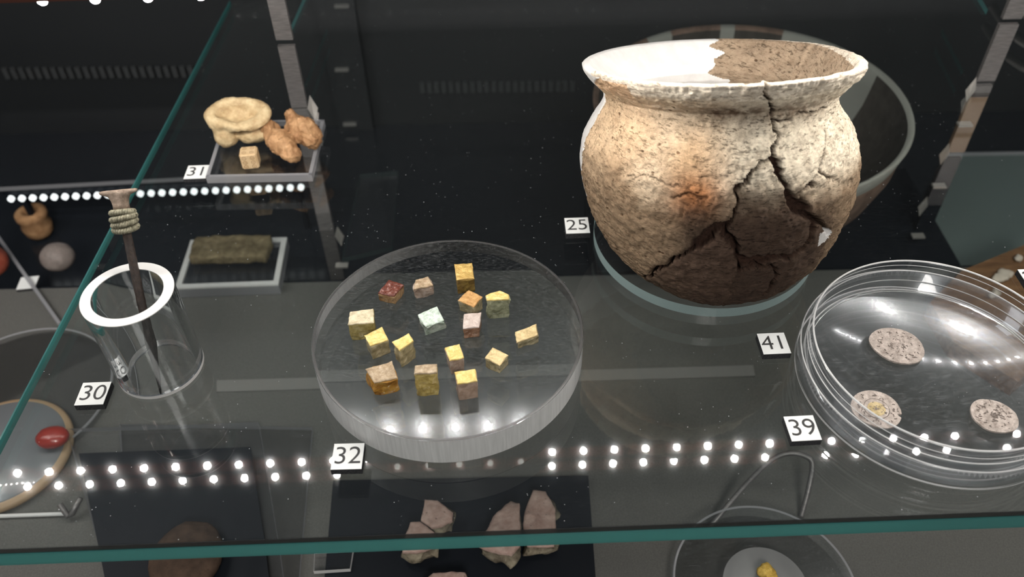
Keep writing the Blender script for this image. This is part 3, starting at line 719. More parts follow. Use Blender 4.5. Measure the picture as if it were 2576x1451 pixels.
# T-shaped head: flared neck, crossbar with rolled ends
secs = []
for u, wx, wy in ((0, .26, .2), (.25, .25, .19), (.5, .28, .19), (.7, .36, .2), (.8, .52, .2), (.86, .62, .2), (.97, .64, .19), (1.0, .60, .16)):
    s_ = s_coil1 + (s_head - s_coil1) * u; secs.append((pp(s_), wx, wy))
v, f = [], []; nsg = 20
for c_, wx, wy in secs:
    for k in range(nsg):
        a_ = 2 * math.pi * k / nsg; x_, y_ = math.cos(a_), math.sin(a_)
        x_ = math.copysign(abs(x_) ** .6, x_); y_ = math.copysign(abs(y_) ** .6, y_)
        v.append(c_ + side * (x_ * wx) + fw * (y_ * wy))
for j in range(len(secs) - 1):
    for k in range(nsg): f.append([j * nsg + k, j * nsg + (k + 1) % nsg, (j + 1) * nsg + (k + 1) % nsg, (j + 1) * nsg + k])
f.append(list(range(nsg))[::-1]); f.append([(len(secs) - 1) * nsg + k for k in range(nsg)])
mk('head', v, f, M['bronze_head'], t, smooth=True)

# ------------------------------------------------------------------ petri dish and coins
pc = (14.78, 19.33)
t = thing('petri_dish', 'large clear plastic petri dish with ribbed wall holding three coins', 'dish', (pc[0], pc[1], 0))
pR = 4.38
v, f = lathe(*pc, [(0.01, .10), (pR - .05, .10), (pR + .02, .16), (pR, 1.66), (pR - .02, 1.70), (pR - .10, 1.70), (pR - .10, 1.64), (pR - .12, .22), (pR - .2, .18), (.01, .18)], 160)
mk('inner_dish', v, f, M['petri'], t, smooth=True)
v, f = lathe(*pc, [(0.01, .0), (4.55, .0), (4.63, .06), (4.63, .95), (4.55, .95), (4.55, .08), (0.01, .05)], 160)
mk('outer_lid', v, f, M['petri'], t, smooth=True)
for r_, z_, w_ in ((pR - .06, 1.70, .035), (pR + .01, 1.40, .012), (pR + .01, 1.12, .022), (4.59, .95, .025), (pR + .01, .62, .016), (pR - .03, .14, .03), (4.6, .03, .03), (4.2, .19, .012)):
    v, f = lathe(*pc, [(r_ + w_ * math.cos(q), z_ + w_ * math.sin(q)) for q in [i * math.pi / 3 for i in range(6)]], 160, True)
    mk('moulded_ring', v, f, M['rib'], t, smooth=True)
def coin(px, py, Rx, Ry, rot, label, relief, notch=None, gilt=False, th_=.07):
    c = at(px, py, .26); N_, K = 84, 22
    t = thing('silver_coin', label, 'coin', (c.x, c.y, .19), 'silver coins in the petri dish'); sd = px * .01
    vs, fs = [], []
    for zt in (1, 0):
        for k in range(K + 1):
            for i in range(N_):
                a_ = 2 * math.pi * i / N_; u = k / K
                w_ = 1 + .05 * noise.noise(Vector((math.cos(a_) * 1.4 + sd, math.sin(a_) * 1.4, 0))) + .015 * math.sin(a_ * 3 + sd)
                if notch and abs((a_ - notch + math.pi) % (2 * math.pi) - math.pi) < .09: w_ *= 1 - .25 * (1 - abs((a_ - notch + math.pi) % (2 * math.pi) - math.pi) / .09)
                x_, y_ = u * Rx * w_ * math.cos(a_), u * Ry * w_ * math.sin(a_)
                z_ = 0
                if zt:
                    z_ = th_ + .012 * noise.fractal(Vector((x_ * 5 + sd, y_ * 5, sd)), .8, 2, 4)
                    if k < K: z_ += relief(x_ / Rx, y_ / Ry)
                X = x_ * math.cos(rot) - y_ * math.sin(rot); Y = x_ * math.sin(rot) + y_ * math.cos(rot)
                vs.append((c.x + X, c.y + Y, .19 + z_))
    n_ = (K + 1) * N_
    for zt in (0, 1):
        for k in range(K):
            for i in range(N_): fs.append([zt * n_ + k * N_ + i, zt * n_ + k * N_ + (i + 1) % N_, zt * n_ + (k + 1) * N_ + (i + 1) % N_, zt * n_ + (k + 1) * N_ + i])
    for i in range(N_): fs.append([K * N_ + i, K * N_ + (i + 1) % N_, n_ + K * N_ + (i + 1) % N_, n_ + K * N_ + i])
    mk('coin_body', vs, fs, M['silver'], t, smooth=False)
    # struck marks as small raised strokes
    rnd = random.Random(int(px)); strokes = []
    for i in range(80):
        a_ = rnd.uniform(0, 6.28); q = rnd.uniform(.55, .86) if i % 2 else rnd.uniform(0, .42)
        x_, y_ = q * Rx * math.cos(a_), q * Ry * math.sin(a_)
        d_ = a_ + rnd.uniform(-.8, .8) + (1.57 if i % 3 else 0); l_ = rnd.uniform(.05, .13)
        X0 = x_ * math.cos(rot) - y_ * math.sin(rot) + c.x; Y0 = x_ * math.sin(rot) + y_ * math.cos(rot) + c.y
        strokes.append(tube([(X0 - l_ * math.cos(d_) / 2, Y0 - l_ * math.sin(d_) / 2, .27), (X0, Y0, .282), (X0 + l_ * math.cos(d_ + .6) / 2, Y0 + l_ * math.sin(d_ + .6) / 2, .27)], .014, 4))
    v, f = join(*strokes); mk('struck_marks', v, f, M['silver_dark'], t)
    if gilt:
        v, f = lathe(c.x, c.y, [(.01, .285), (.26, .283), (.30, .27)], 40); mk('gilded_centre', v, f, M['silver_gilt'], t)
        v, f = lathe(c.x, c.y, [(.40, .27), (.42, .29), (.44, .27)], 40); mk('beaded_circle', v, f, M['silver_dark'], t)
coin(2257, 868, .96, .86, -.5, 'largest pale worn silver coin with cross mark, at the back of the petri dish', lambda x, y: .015 * math.exp(-((abs(x) - .05) ** 2) * 60) + .012 * math.exp(-(y ** 2) * 60))
coin(2205, 1028, .84, .80, -.3, 'notched silver coin with gilded centre behind the dish front wall', lambda x, y: .02 * math.exp(-((math.hypot(x, y) - .5) ** 2) * 300), notch=-.1, gilt=True)
coin(2501, 1045, .76, .70, -.4, 'smaller silver coin with beaded border at the right of the petri dish', lambda x, y: .02 * math.exp(-((math.hypot(x, y) - .84) ** 2) * 500))

# ------------------------------------------------------------------ bones and die on the acrylic block
zt = .36
q = [at(517, 445, zt), at(784, 440, zt), at(816, 301, zt), at(562, 303, zt)]
c = sum(q, Vector()) / 4
t = thing('acrylic_block', 'flat square clear acrylic block with pale edges under the bones', 'stand', (c.x, c.y, 0))
v, f, fm = prism([(p.x, p.y) for p in q], 0, zt); mk('block_body', v, [x for x, m_ in zip(f, fm) if m_ == 0], M['thin_acrylic'], t)
mk('sawn_edge', v, [x for x, m_ in zip(f, fm) if m_ == 1], M['frost_grey'], t)
v = []; fs = []
for i in range(4):   # pale bright arris along the top edges
    p, n_ = q[i], q[(i + 1) % 4]; d = (n_ - p).normalized(); nn_ = Vector((-d.y, d.x, 0)) * .16; b = len(v)
    v += [(p.x, p.y, zt + .004), (n_.x, n_.y, zt + .004), (n_.x + nn_.x, n_.y + nn_.y, zt + .004), (p.x + nn_.x, p.y + nn_.y, zt + .004)]; fs.append([b, b + 1, b + 2, b + 3])
mk('polished_border', v, fs, M['frost_grey'], t)
def sm_union(ds, k=.12):
    o = ds[0]
    for d in ds[1:]:
        h = np.clip(.5 + .5 * (o - d) / k, 0, 1); o = o * (1 - h) + d * h - k * h * (1 - h)
    return o
def ell_(X, Y, Z, c, r, rz=0.0):
    x, y, z = X - c[0], Y - c[1], Z - c[2]; x, y = x * math.cos(rz) + y * math.sin(rz), -x * math.sin(rz) + y * math.cos(rz)
    k = np.sqrt((x / r[0]) ** 2 + (y / r[1]) ** 2 + (z / r[2]) ** 2); return (k - 1) * min(r)
def organic(name, label, cat, fun, base, half, res, mat, rough=.03, seed=1.0, group=None, hgt=None, parent=None):
    """implicit shape in local cm coordinates standing on z=0, at `base`"""
    V, F = surface_net(fun, (-half[0], -half[1], -.1), (half[0], half[1], half[2]), res)
    V = V + np.c_[fbm(V, 1.4, rough, seed), fbm(V, 1.5, rough, seed + 9), fbm(V, 1.6, rough, seed + 17)] + np.c_[fbm(V, 5, rough * .4, seed), fbm(V, 5, rough * .4, seed + 3), fbm(V, 5, rough * .4, seed + 5)]
    V[:, 2] -= V[:, 2].min()
    V = V + np.array(base)
    o = mk(name, V, F, mat, parent, origin=None if parent else base, smooth=True)
    if not parent: props(o, label, cat, group)
    return o
def cut(d, c_, k=.06):  # smooth subtraction
    h = np.clip(.5 - .5 * (d + c_) / k, 0, 1); return d * (1 - h) + (-c_) * h + k * h * (1 - h)
def boneA(X, Y, Z):
    # a cupped upper ring, tipped towards the front, over two lower condyles
    ct, st = math.cos(.42), math.sin(.42); y0, z0 = 0.15, 1.35
    Yt, Zt = (Y - y0) * ct + (Z - z0) * st, -(Y - y0) * st + (Z - z0) * ct
    up = ell_(X, Yt, Zt, (0, 0, 0), (1.40, .88, .36), .05); tor = np.hypot(np.hypot(X / 1.22, Yt / .70) - 1, Zt / .8 - .22 + .10 * np.sin(X * 2.2)) * .75 - .20
    l = ell_(X, Y, Z, (-.72, -.20, .55), (.56, .55, .58)); r = ell_(X, Y, Z, (.50, -.05, .48), (.80, .46, .44)); l2 = ell_(X, Y, Z, (-.98, .1, 1.0), (.42, .5, .5)); r2 = ell_(X, Y, Z, (.7, .3, .95), (.45, .4, .5))
    d = sm_union([up, tor, l, r, l2, r2], .16)
    d = cut(d, ell_(X, Yt, Zt, (.0, -.02, .33), (.98, .44, .42), .05), .08)
    d = cut(d, ell_(X, Yt, Zt, (.50, .0, .15), (.35, .24, .3)), .05)
    return cut(d, ell_(X, Y, Z, (.20, -.65, .93), (.38, .6, .13)), .05)
pA = at(612, 372, zt)
organic('knuckle_bone', 'cream animal bone with hollow cupped top, left rear on the acrylic block', 'bone', boneA, (pA.x, pA.y + .45, zt), (1.9, 1.7, 2.8), .05, M['bone1'], .05, 3.3)
def boneB(X, Y, Z):
    a_ = ell_(X, Y, Z, (-.85, .55, .62), (.55, .42, .5), -.5); b_ = ell_(X, Y, Z, (-.25, -.25, .6), (.95, .55, .55), -.75); c_ = ell_(X, Y, Z, (.75, .35, .78), (.72, .6, .7), -.3)
    d_ = ell_(X, Y, Z, (.12, .85, .85), (.38, .36, .7)); e_ = ell_(X, Y, Z, (.3, -.95, .4), (.42, .4, .38)); g_ = ell_(X, Y, Z, (1.15, .0, .6), (.4, .45, .5))
    return cut(sm_union([a_, b_, c_, d_, e_, g_], .2), ell_(X, Y, Z, (-.35, .55, 1.15), (.4, .45, .5)), .1)
pB = at(728, 392, zt)
organic('ankle_bone', 'brown lumpy ankle bone, right on the acrylic block', 'bone', boneB, (pB.x - .05, pB.y + .45, zt), (2.0, 1.9, 2.0), .05, M['bone2'], .12, 8.1)
# die
hd = .82
P = [at(611, 428, zt), at(654, 424, zt)]; e = (P[1] - P[0]).normalized(); n_ = Vector((-e.y, e.x, 0)); sz = (P[1] - P[0]).length
c = (P[0] + P[1]) / 2 + n_ * sz * .45
t = thing('bone_die', 'small tan bone die with ring-and-dot pips in front of the bones', 'die', (c.x, c.y, zt))
bm = bmesh.new(); bmesh.ops.create_cube(bm, size=1.0)
for v_ in bm.verts:
    L_ = v_.co.copy(); v_.co = e * (L_.x * sz) + n_ * (L_.y * sz * .9) + Vector((0, 0, (L_.z + .5) * hd))
bmesh.ops.bevel(bm, geom=bm.edges[:], offset=.06, segments=3, affect='EDGES')
for v_ in bm.verts: v_.co *= S
me = bpy.data.meshes.new('die_body'); bm.to_mesh(me); bm.free(); me.materials.append(M['die']); o = bpy.data.objects.new('die_body', me); COL.objects.link(o); o.parent = t
def pipring(cc, nu, a1, a2):
    segs = [tube([cc + (a1 * math.cos(k) + a2 * math.sin(k)) * .085 for k in [2 * math.pi * i / 14 for i in range(15)]], .013, 5, False), tube([cc - nu * .01, cc + nu * .012], .022, 6)]
    v, f = join(*segs); mk('pip', v, f, M['die_cut'], t)
for ix in (-.25, .22):
    for iz in (.2, .47, .76): pipring(c - n_ * (sz * .45 + .0) + e * ix * sz + Vector((0, 0, iz * hd)), -n_, e, Vector((0, 0, 1)))
for ix in (-.22, .22):
    for iy in (-.22, .2): pipring(c + e * ix * sz + n_ * iy * sz + Vector((0, 0, hd)), Vector((0, 0, 1)), e, n_)

# silver torc at the far right of the shelf
pth = [at(x_, y_, .7) for x_, y_ in ((2520, -40), (2545, -5), (2568, 20), (2600, 48), (2660, 75), (2740, 85))]
def spline(pts, n=12):
    o = []
    for i in range(len(pts) - 1):
        p = [pts[max(i - 1, 0)], pts[i], pts[i + 1], pts[min(i + 2, len(pts) - 1)]]
        for k in range(n):
            u = k / n; o.append(.5 * ((2 * p[1]) + (p[2] - p[0]) * u + (2 * p[0] - 5 * p[1] + 4 * p[2] - p[3]) * u * u + (-p[0] + 3 * p[1] - 3 * p[2] + p[3]) * u ** 3))
    o.append(pts[-1]); return o
pth = spline(pth, 24); t = thing('silver_torc', 'twisted silver wire torc at the top right corner of the shelf', 'torc', (pth[60].x, pth[60].y, 0))
for s_ in range(3):
    pt = []
    for i, p in enumerate(pth):
        d = (pth[min(i + 1, len(pth) - 1)] - pth[max(i - 1, 0)]).normalized(); a1 = d.cross(Vector((0, 0, 1))).normalized(); a2 = a1.cross(d); q_ = i * .55 + s_ * 2.094
        pt.append(p + (a1 * math.cos(q_) + a2 * math.sin(q_)) * .13)
    v, f = tube(pt, .13, 8); mk('wire_strand', v, f, M['chrome'], t, smooth=True)

# ------------------------------------------------------------------ below the shelf: front
def flat(name, label, cat, px, z0, th_, mat, edge=None, parts=None):
    P = [at(x, y, z0 + th_) for x, y in px]
    v, f, fm = prism([(p.x, p.y) for p in P], z0, z0 + th_)
    if edge is None:
        o = mk(name, v, f, mat); return props(o, label, cat)
    t = thing(name, label, cat, (sum(p.x for p in P) / len(P), sum(p.y for p in P) / len(P), z0))
    mk('sheet', v, [x for x, m_ in zip(f, fm) if m_ == 0], mat, t); mk('sawn_edge', v, [x for x, m_ in zip(f, fm) if m_ == 1], edge, t)
    return t
flat('acrylic_stand', 'wide clear acrylic sheet lying lowest under the black panel at the front left', 'stand', [(300, 1066), (785, 1074), (735, 1640), (330, 1640)], -10, .25, M['thin_acrylic'], M['frost_grey'])
flat('acrylic_sheet', 'clear acrylic sheet framing the black panel at the front left', 'stand', [(167, 1078), (650, 1062), (705, 1400), (735, 1640), (330, 1640), (250, 1380)], -9.75, .3, M['thin_acrylic'], M['frost_grey'])
flat('display_board', 'square black display panel under the front left of the shelf', 'panel', [(198, 1140), (630, 1124), (665, 1360), (700, 1640), (300, 1640), (250, 1385)], -9.45, .15, M['black'])
pS = at(478, 1420, -9.3)
organic('round_stone', 'round dark brown stone disc resting on the black panel', 'stone', lambda X, Y, Z: ell_(X, Y, Z, (0, 0, .45), (1.5, 1.75, .5)), (pS.x, pS.y, -9.3), (1.9, 2.1, 1.2), .12, M['brown_stone'], .06, 2.0)
flat('black_plate', 'black plate carrying the pink plaster fragments at the front', 'plate', [(838, 1208), (1480, 1196), (1512, 1640), (800, 1640)], -10, .2, M['black'])
flat('glass_tile', 'small clear glass tile with pale edges left of the plaster fragments', 'tile', [(790, 1385), (888, 1380), (880, 1430), (788, 1436)], -9.8, .25, M['thin_acrylic'], M['frost_white'])
def fragment(px, label, seed, tall=.9, z0=-9.8):
    P = [at(x, y, z0 + tall) for x, y in px]; c = sum(P, Vector()) / len(P); n = len(P)
    t = thing('plaster_fragment', label, 'fragment', (c.x, c.y, z0), 'pink plaster fragments on the black plate')
    ring = []
    for i in range(n):
        for k in range(9):
            p = P[i].lerp(P[(i + 1) % n], k / 9) - c; q_ = 1 + .05 * noise.noise(Vector((p.x * 3 + seed, p.y * 3, 0))); ring.append((p.x * q_, p.y * q_))
    m = len(ring)
    lay = [(.25, 1.0, .10), (.6, 1.0, .08), (.85, 1.0, .06), (.97, 1.0, .03), (1.0, 1.0, .0)]
    def vtx(s_, zf, jag, x, y, k):
        nz = noise.noise_vector(Vector((x * 1.8 + seed, y * 1.8, zf * 2 + k)))
        return (c.x + x * s_ + nz.x * jag, c.y + y * s_ + nz.y * jag, z0 + tall * zf + nz.z * jag * .7)
    V = []; prof_ = [(.80, 0.0, .0), (.93, .12, .36), (1.0, .3, .38), (1.03, .5, .34), (.97, .7, .22), (1.0, .86, .05)]
    for s_, zf, jag in prof_: V += [vtx(s_, zf, jag, x, y, 0) for x, y in ring]
    F = [[j * m + i, j * m + (i + 1) % m, (j + 1) * m + (i + 1) % m, (j + 1) * m + i] for j in range(len(prof_) - 1) for i in range(m)]
    F.append(list(range(m))[::-1]); mk('mortar_body', V, F, M['mortar'], t, smooth=True)
    V = []; prof2 = [(1.0, .84), (1.0, .97), (.94, 1.03)] + [(q_ / 10, 1.04) for q_ in range(8, 0, -1)]
    for s_, zf in prof2:
        for x, y in ring: V.append((c.x + x * s_, c.y + y * s_, z0 + tall * zf + .10 * noise.noise(Vector((x * s_ * 1.2 + seed, y * s_ * 1.2, 1))) + .03 * noise.noise(Vector((x * s_ * 5 + seed, y * s_ * 5, 1)))))
    k_ = len(V); V.append((c.x, c.y, z0 + tall * 1.04))
    F = [[j * m + i, j * m + (i + 1) % m, (j + 1) * m + (i + 1) % m, (j + 1) * m + i] for j in range(len(prof2) - 1) for i in range(m)]
    F += [[(len(prof2) - 1) * m + i, (len(prof2) - 1) * m + (i + 1) % m, k_] for i in range(m)]
    mk('painted_face', V, F, M['plaster_stone'], t, smooth=True)
fragment([(1069, 1255), (1100, 1257), (1139, 1288), (1138, 1308), (1110, 1322), (1085, 1326), (1058, 1307)], 'pink-tan plaster fragment at the back left of the black plate', 3, 1.0)
fragment([(1032, 1312), (1056, 1310), (1095, 1340), (1092, 1378), (1045, 1388), (1011, 1388), (1018, 1350)], 'pale plaster fragment half behind the shelf edge, left of the group', 8, 1.0)
fragment([(1284, 1258), (1307, 1265), (1309, 1332), (1308, 1371), (1286, 1395), (1237, 1385), (1205, 1372), (1240, 1297)], 'pink plaster fragment between its two neighbours, cut by the shelf edge', 12, 1.2)
fragment([(1341, 1232), (1373, 1234), (1397, 1279), (1399, 1332), (1394, 1372), (1326, 1374), (1315, 1314), (1320, 1286)], 'tall pointed pink plaster fragment, rightmost on the black plate', 21, .8)
fragment([(1069, 1458), (1090, 1440), (1135, 1435), (1170, 1440), (1182, 1465), (1170, 1530), (1080, 1530)], 'plaster fragment nearest the bottom edge of the photo', 33)

P = [at(x, y, -9.9) for x, y in ((545, 985), (1900, 945), (1895, 918), (545, 956))]  # light band of a reflection, put in as a thin pale slab
v, f, fm = prism([(p.x, p.y) for p in P], -10, -9.9); props(mk('reflection_strip', v, f, M['strip']), 'long pale grey strip imitating a reflection on the mat, crossing under the round acrylic disc', 'strip')
# clear disc with gold, wire stand
gc = at(1925, 1475, -9.2)
t = thing('clear_disc', 'round clear acrylic disc with a frosted centre under the gold nugget', 'stand', (gc.x, gc.y, -10))
v, f, fm = prism(circle(gc.x, gc.y, 3.7, 96), -10, -9.2); mk('disc_body', v, f, M['acrylic'], t)
v, f = lathe(gc.x, gc.y, [(3.62, -9.2), (3.7, -9.17), (3.74, -9.25)], 96); mk('top_arris', v, f, M['frost_grey'], t)
v, f = join(*[(lambda V_: (V_[0], V_[1]))(prism(circle(gc.x, gc.y, 1.7, 64), -9.2, -9.12))]); mk('frosted_centre', v, f, m_frost('frosted_centre', (.55, .55, .55), .6), t)
gp = at(1925, 1450, -9.12)
organic('gold_nugget', 'small rough gold nugget on the clear disc at the bottom edge', 'nugget', lambda X, Y, Z: sm_union([ell_(X, Y, Z, (-.1, .1, .25), (.32, .25, .26)), ell_(X, Y, Z, (.15, -.1, .2), (.28, .32, .2)), ell_(X, Y, Z, (.05, .2, .35), (.2, .2, .2))], .06), (gp.x, gp.y, -9.12), (.7, .7, .8), .05, M['gold'], .09, 5.0)
pth = spline([at(x_, y_, z_) for x_, y_, z_ in ((1770, 1345, -9.9), (1815, 1290, -9.4), (1880, 1215, -8.8), (1940, 1158, -8.4), (1985, 1140, -8.2), (2028, 1148, -8.2), (2044, 1170, -8.4), (2034, 1230, -9), (2015, 1300, -9.9))], 8)
v, f = tube(pth, .12, 10); props(mk('wire_stand', v, f, M['metal'], smooth=True), 'bent dark steel wire loop standing under the shelf in front of tag 39', 'stand')
# left front: dish, red bead, white rod, clip
lc = at(-5, 1135, -9.4)
t = thing('round_dish', 'round grey dish with tan rounded rim at the lower left corner', 'dish', (lc.x, lc.y, -10))
v, f = lathe(lc.x, lc.y, [(0.01, -9.42), (2.95, -9.42), (3.0, -9.46)], 96); mk('dish_floor', v, f, M['dish_grey'], t, smooth=True)
v, f = lathe(lc.x, lc.y, [(3.0, -9.46), (3.2, -9.5), (3.3, -9.65), (3.25, -9.85), (3.1, -9.98)], 96); mk('tan_rim', v, f, M['tan_rim'], t, smooth=True)
pr3 = at(132, 1100, -9.0)
organic('red_bead', 'flattened red carnelian bead at the lower left under the glass', 'bead', lambda X, Y, Z: ell_(X, Y, Z, (0, 0, .5), (.78, .6, .42)), (pr3.x, pr3.y, -9.41), (1.3, 1.1, 1.2), .1, M['carnelian'], .02, 2.0)
v, f = tube([at(-60, 1300, -9.85), at(163, 1292, -9.85)], .09, 8); props(mk('white_rod', v, f, M['frost_white']), 'thin white rod lying at the lower left', 'rod')
v, f = tube([at(150, 1268, -9.3), at(172, 1299, -9.7), at(182, 1292, -9.6), at(202, 1252, -9.2)], .13, 8); props(mk('metal_clip', v, f, M['metal'], smooth=True), 'small bent metal clip at the end of the white rod', 'clip')
lc = at(30, 975, -9.0)
v, f, fm = prism(circle(lc.x, lc.y, 4.6, 96), -10, -9.6)
t = thing('glass_roundel', 'round clear glass roundel behind the left edge of the shelf', 'pane', (lc.x, lc.y, -10)); mk('pane_body', v, f, M['thin_acrylic'], t)
v, f = lathe(lc.x, lc.y, [(4.5, -9.6), (4.58, -9.57), (4.62, -9.64)], 96); mk('top_arris', v, f, M['frost_grey'], t)
P = [at(-30, 560, -9.6), at(150, 815, -9.6)]
v, f = tube(P, .12, 4); props(mk('acrylic_rod', v, f, M['frost_grey']), 'slanting grey acrylic rod at the left edge', 'rod')

# ------------------------------------------------------------------ below the shelf: back
c = at(105, 590, well_z)
prof = [(.30, .55), (.34, .2), (.62, 0), (.85, .35), (.95, .9), (.80, 1.35), (.98, 1.6), (.96, 1.95), (.72, 2.1), (.42, 2.05), (.34, 1.6), (.30, .55)]
v, f = lathe(c.x, c.y, [(r_ , well_z + z_) for r_, z_ in prof], 40)
props(mk('clay_bead', v, f, M['clay_bead'], smooth=True), 'tan clay bead with a hole and a grooved waist, upper left', 'bead')
c = at(158, 672, -10)
organic('round_pebble', 'round grey-brown stone bead below the tan clay bead', 'bead', lambda X, Y, Z: ell_(X, Y, Z, (0, 0, .8), (.95, .9, .82)), (c.x, c.y, -10), (1.2, 1.2, 2), .12, M['grey_stone'], .02, 2.0)
c = at(-18, 690, -10)
organic('red_stone', 'dark red and orange bead cut off by the left edge', 'bead', lambda X, Y, Z: sm_union([ell_(X, Y, Z, (0, 0, 1.0), (1.25, 1.1, 1.0)), ell_(X, Y, Z, (0, .2, 2.0), (.9, .9, .5))], .3), (c.x, c.y, -10), (1.6, 1.5, 2.9), .12, m_rock('red_stone', (.22, .03, .02), (.35, .10, .06), None, 1, .2, .03, .4), .02, 2.0)
tag([(60, 700), (92, 697), (80, 722), (47, 724)], -10, '', '', label='small blank white tag on the deck under the grey rod', th=.2)
# tray with stone slab
P = [at(x, y, -9.2) for x, y in ((440, 725), (700, 715), (722, 597), (480, 604))]
t = thing('acrylic_tray', 'rectangular acrylic tray with thick white edges under the brown stone slab', 'tray', ((P[0].x + P[2].x) / 2, (P[0].y + P[2].y) / 2, -10))
v, f, fm = prism([(p.x, p.y) for p in P], -9.95, -9.3); mk('tray_body', v, [x for x, m_ in zip(f, fm) if m_ == 0], M['thin_acrylic'], t)
mk('side_edge', v, [x for x, m_ in zip(f, fm) if m_ == 1], M['frost_grey'], t)
v, fs = [], []
for i in range(4):
    p, n2_ = P[i], P[(i + 1) % 4]; d = (n2_ - p).normalized(); k = Vector((-d.y, d.x, 0)) * (.30); b = len(v)
    for z_ in (-9.3, -9.18): v += [(p.x, p.y, z_), (n2_.x, n2_.y, z_), (n2_.x + k.x - d.x * .3, n2_.y + k.y - d.y * .3, z_), (p.x + k.x + d.x * .3, p.y + k.y + d.y * .3, z_)]
    fs += [[b, b + 1, b + 2, b + 3], [b + 4, b + 5, b + 6, b + 7], [b, b + 1, b + 5, b + 4], [b + 3, b + 2, b + 6, b + 7]]
mk('white_border', v, fs, M['frost_white'], t)
c = at(578, 665, -9.28); hw = (at(680, 650, -8.9) - at(478, 650, -8.9)).length / 2
organic('stone_slab', 'long olive-brown stone slab lying in the acrylic tray', 'stone', lambda X, Y, Z: np.maximum(np.maximum(np.abs(X) - hw + .15 * np.abs(Y), np.abs(Y) - .95), np.abs(Z - .3) - .3), (c.x, c.y + .9, -9.28), (hw + .5, 1.5, .9), .12, M['slab_stone'], .07, 4.0)

# big bowl on a black plinth
v, f = box((15.5, 40.5, -11.6), (10.5, 4.6, 1.36)); props(mk('black_plinth', v, f, M['black']), 'low black plinth under the large dark bowl behind the pot', 'plinth')
bc, zr = (13.07, 39.86), -1.5
t = thing('large_bowl', 'large dark brown bowl with grey plaster repairs, below and behind the clay pot', 'bowl', (bc[0], bc[1], -10.24))
bprof = [(3.2, -10.2), (4.2, -9.6), (6.1, -7.6), (7.5, -5.2), (8.1, -3.4), (8.2, -2.4), (8.45, -1.5), (8.38, -1.38), (8.12, -1.6), (7.95, -2.6), (7.75, -3.5), (7.0, -5.2), (5.6, -7.4), (3.8, -9.1), (.05, -9.6)]
nb = 180; lo_, hi_ = [], []
VB, FB = lathe(*bc, bprof, nb); FB.append(list(range(nb))[::-1])
pl, cl, ds = [], [], []
for qf in FB:
    j, i = qf[0] // nb, (qf[0] % nb); a_ = i / nb * 360
    if len(qf) > 4: cl.append(qf); continue
    inside = j >= 6
    if 5 <= j <= 7: (cl if (88 < a_ < 112 or 62 < a_ < 83 or 122 < a_ < 250) else pl).append(qf)
    elif inside: (ds if (-60 < a_ - 360 or a_ < 18) and j >= 8 or 88 < a_ < 112 or 62 < a_ < 83 or 122 < a_ < 290 else pl).append(qf)
    elif (a_ - 350) % 360 < 14 and 4 <= j or (345 + 4 * j) % 360 <= a_ <= (350 + 5 * j) % 360 and j < 4: pl.append(qf)
    else: cl.append(qf)
for nm, fs_, mt in (('plaster_fill', pl, M['bowl_plaster']), ('clay_wall', cl, M['bowl_clay']), ('inner_shard', ds, M['dark_shard'])):
    if not fs_: continue
    us = sorted({i for q_ in fs_ for i in q_}); mp = {u: k for k, u in enumerate(us)}
    mk(nm, [VB[u] for u in us], [[mp[i] for i in q_] for q_ in fs_], mt, t, smooth=True)

# uprights with brackets
def upright(px_top, px_bot, y, width, label, brackets, secs_, z_hi):
    bt, tp = at_y(*px_bot, y), at_y(*px_top, y); x = bt.x
    t = thing('upright_post', label, 'post', (x, y, well_z), 'uprights carrying the shelves')
    for z0, z1, mt in secs_:
        v, f = box((x, y, (z0 + z1) / 2), (width / 2, .12, (z1 - z0) / 2)); mk('post_section', v, f, mt, t)
    for z_, sx in brackets:
        xc = x + sx * (width * .5 + .34)
        vv_ = [(xc, y - .5, z_ + .8), (xc - .27, y - .45, z_), (xc, y - .5, z_ - .7), (xc + .27, y - .45, z_), (xc, y - .2, z_), (x + sx * width * .3, y - .1, z_)]
        mk('bracket', vv_, [[0, 1, 2, 3], [0, 3, 4], [3, 2, 4], [2, 1, 4], [1, 0, 4]], M['chrome'], t)
        v, f = box((x + sx * width * .9, y - 1.2, z_ - 1.6), (.36, .2, .05)); mk('bracket_lip', v, f, M['chrome'], t)
    return t
yl_ = 38.0
zc = lambda py, y_, px=700: at_y(px, py, y_).z
upright((672, 0), (850, 700), yl_, .82, 'brushed metal upright behind the bones at the left', [(zc(262, yl_), 1), (zc(585, yl_), 1)],
        [(zc(98, yl_), 7, M['metal']), (.02, zc(114, yl_), M['metal']), (zc(272, yl_), -T - .02, M['metal']), (zc(430, yl_), zc(300, yl_), M['metal']), (well_z, zc(445, yl_), M['metal'])], 7)
yr_ = 39.0
zc2 = lambda py: at_y(2420, py, yr_).z
upright((2525, 65), (2310, 600), yr_, .95, 'brushed metal and tan upright at the right, beside the large bowl', [(zc2(215), -1), (zc2(375), -1), (zc2(505), -1)],
        [(zc2(48), 7, M['metal']), (.02, zc2(62), M['metal']) if zc2(62) > .1 else (-.9, -.85, M['metal']), (zc2(215), -T - .02, M['metal']), (zc2(380), zc2(232), M['tan_post']), (well_z, zc2(395), M['black'])], 7)
# glass shelf behind the uprights
P = [at(722, 92, 2.0), at(2503, 44, 2.0), at(2440, -60, 2.0), at(790, -60, 2.0)]
for p in P: p.y += .9
t = thing('rear_glass_shelf', 'rear clear glass shelf with teal side edges at the top of the photo', 'shelf', ((P[0].x + P[1].x) / 2, P[0].y, 1.6))
v, f, fm = prism([(p.x, p.y) for p in P], 1.7, 2.0); mk('pane', v, f[:2], M['thin_acrylic'], t)
mk('side_edge', v, [f[5]], M['edge'], t); mk('side_edge', v, [f[3]], M['edge'], t)
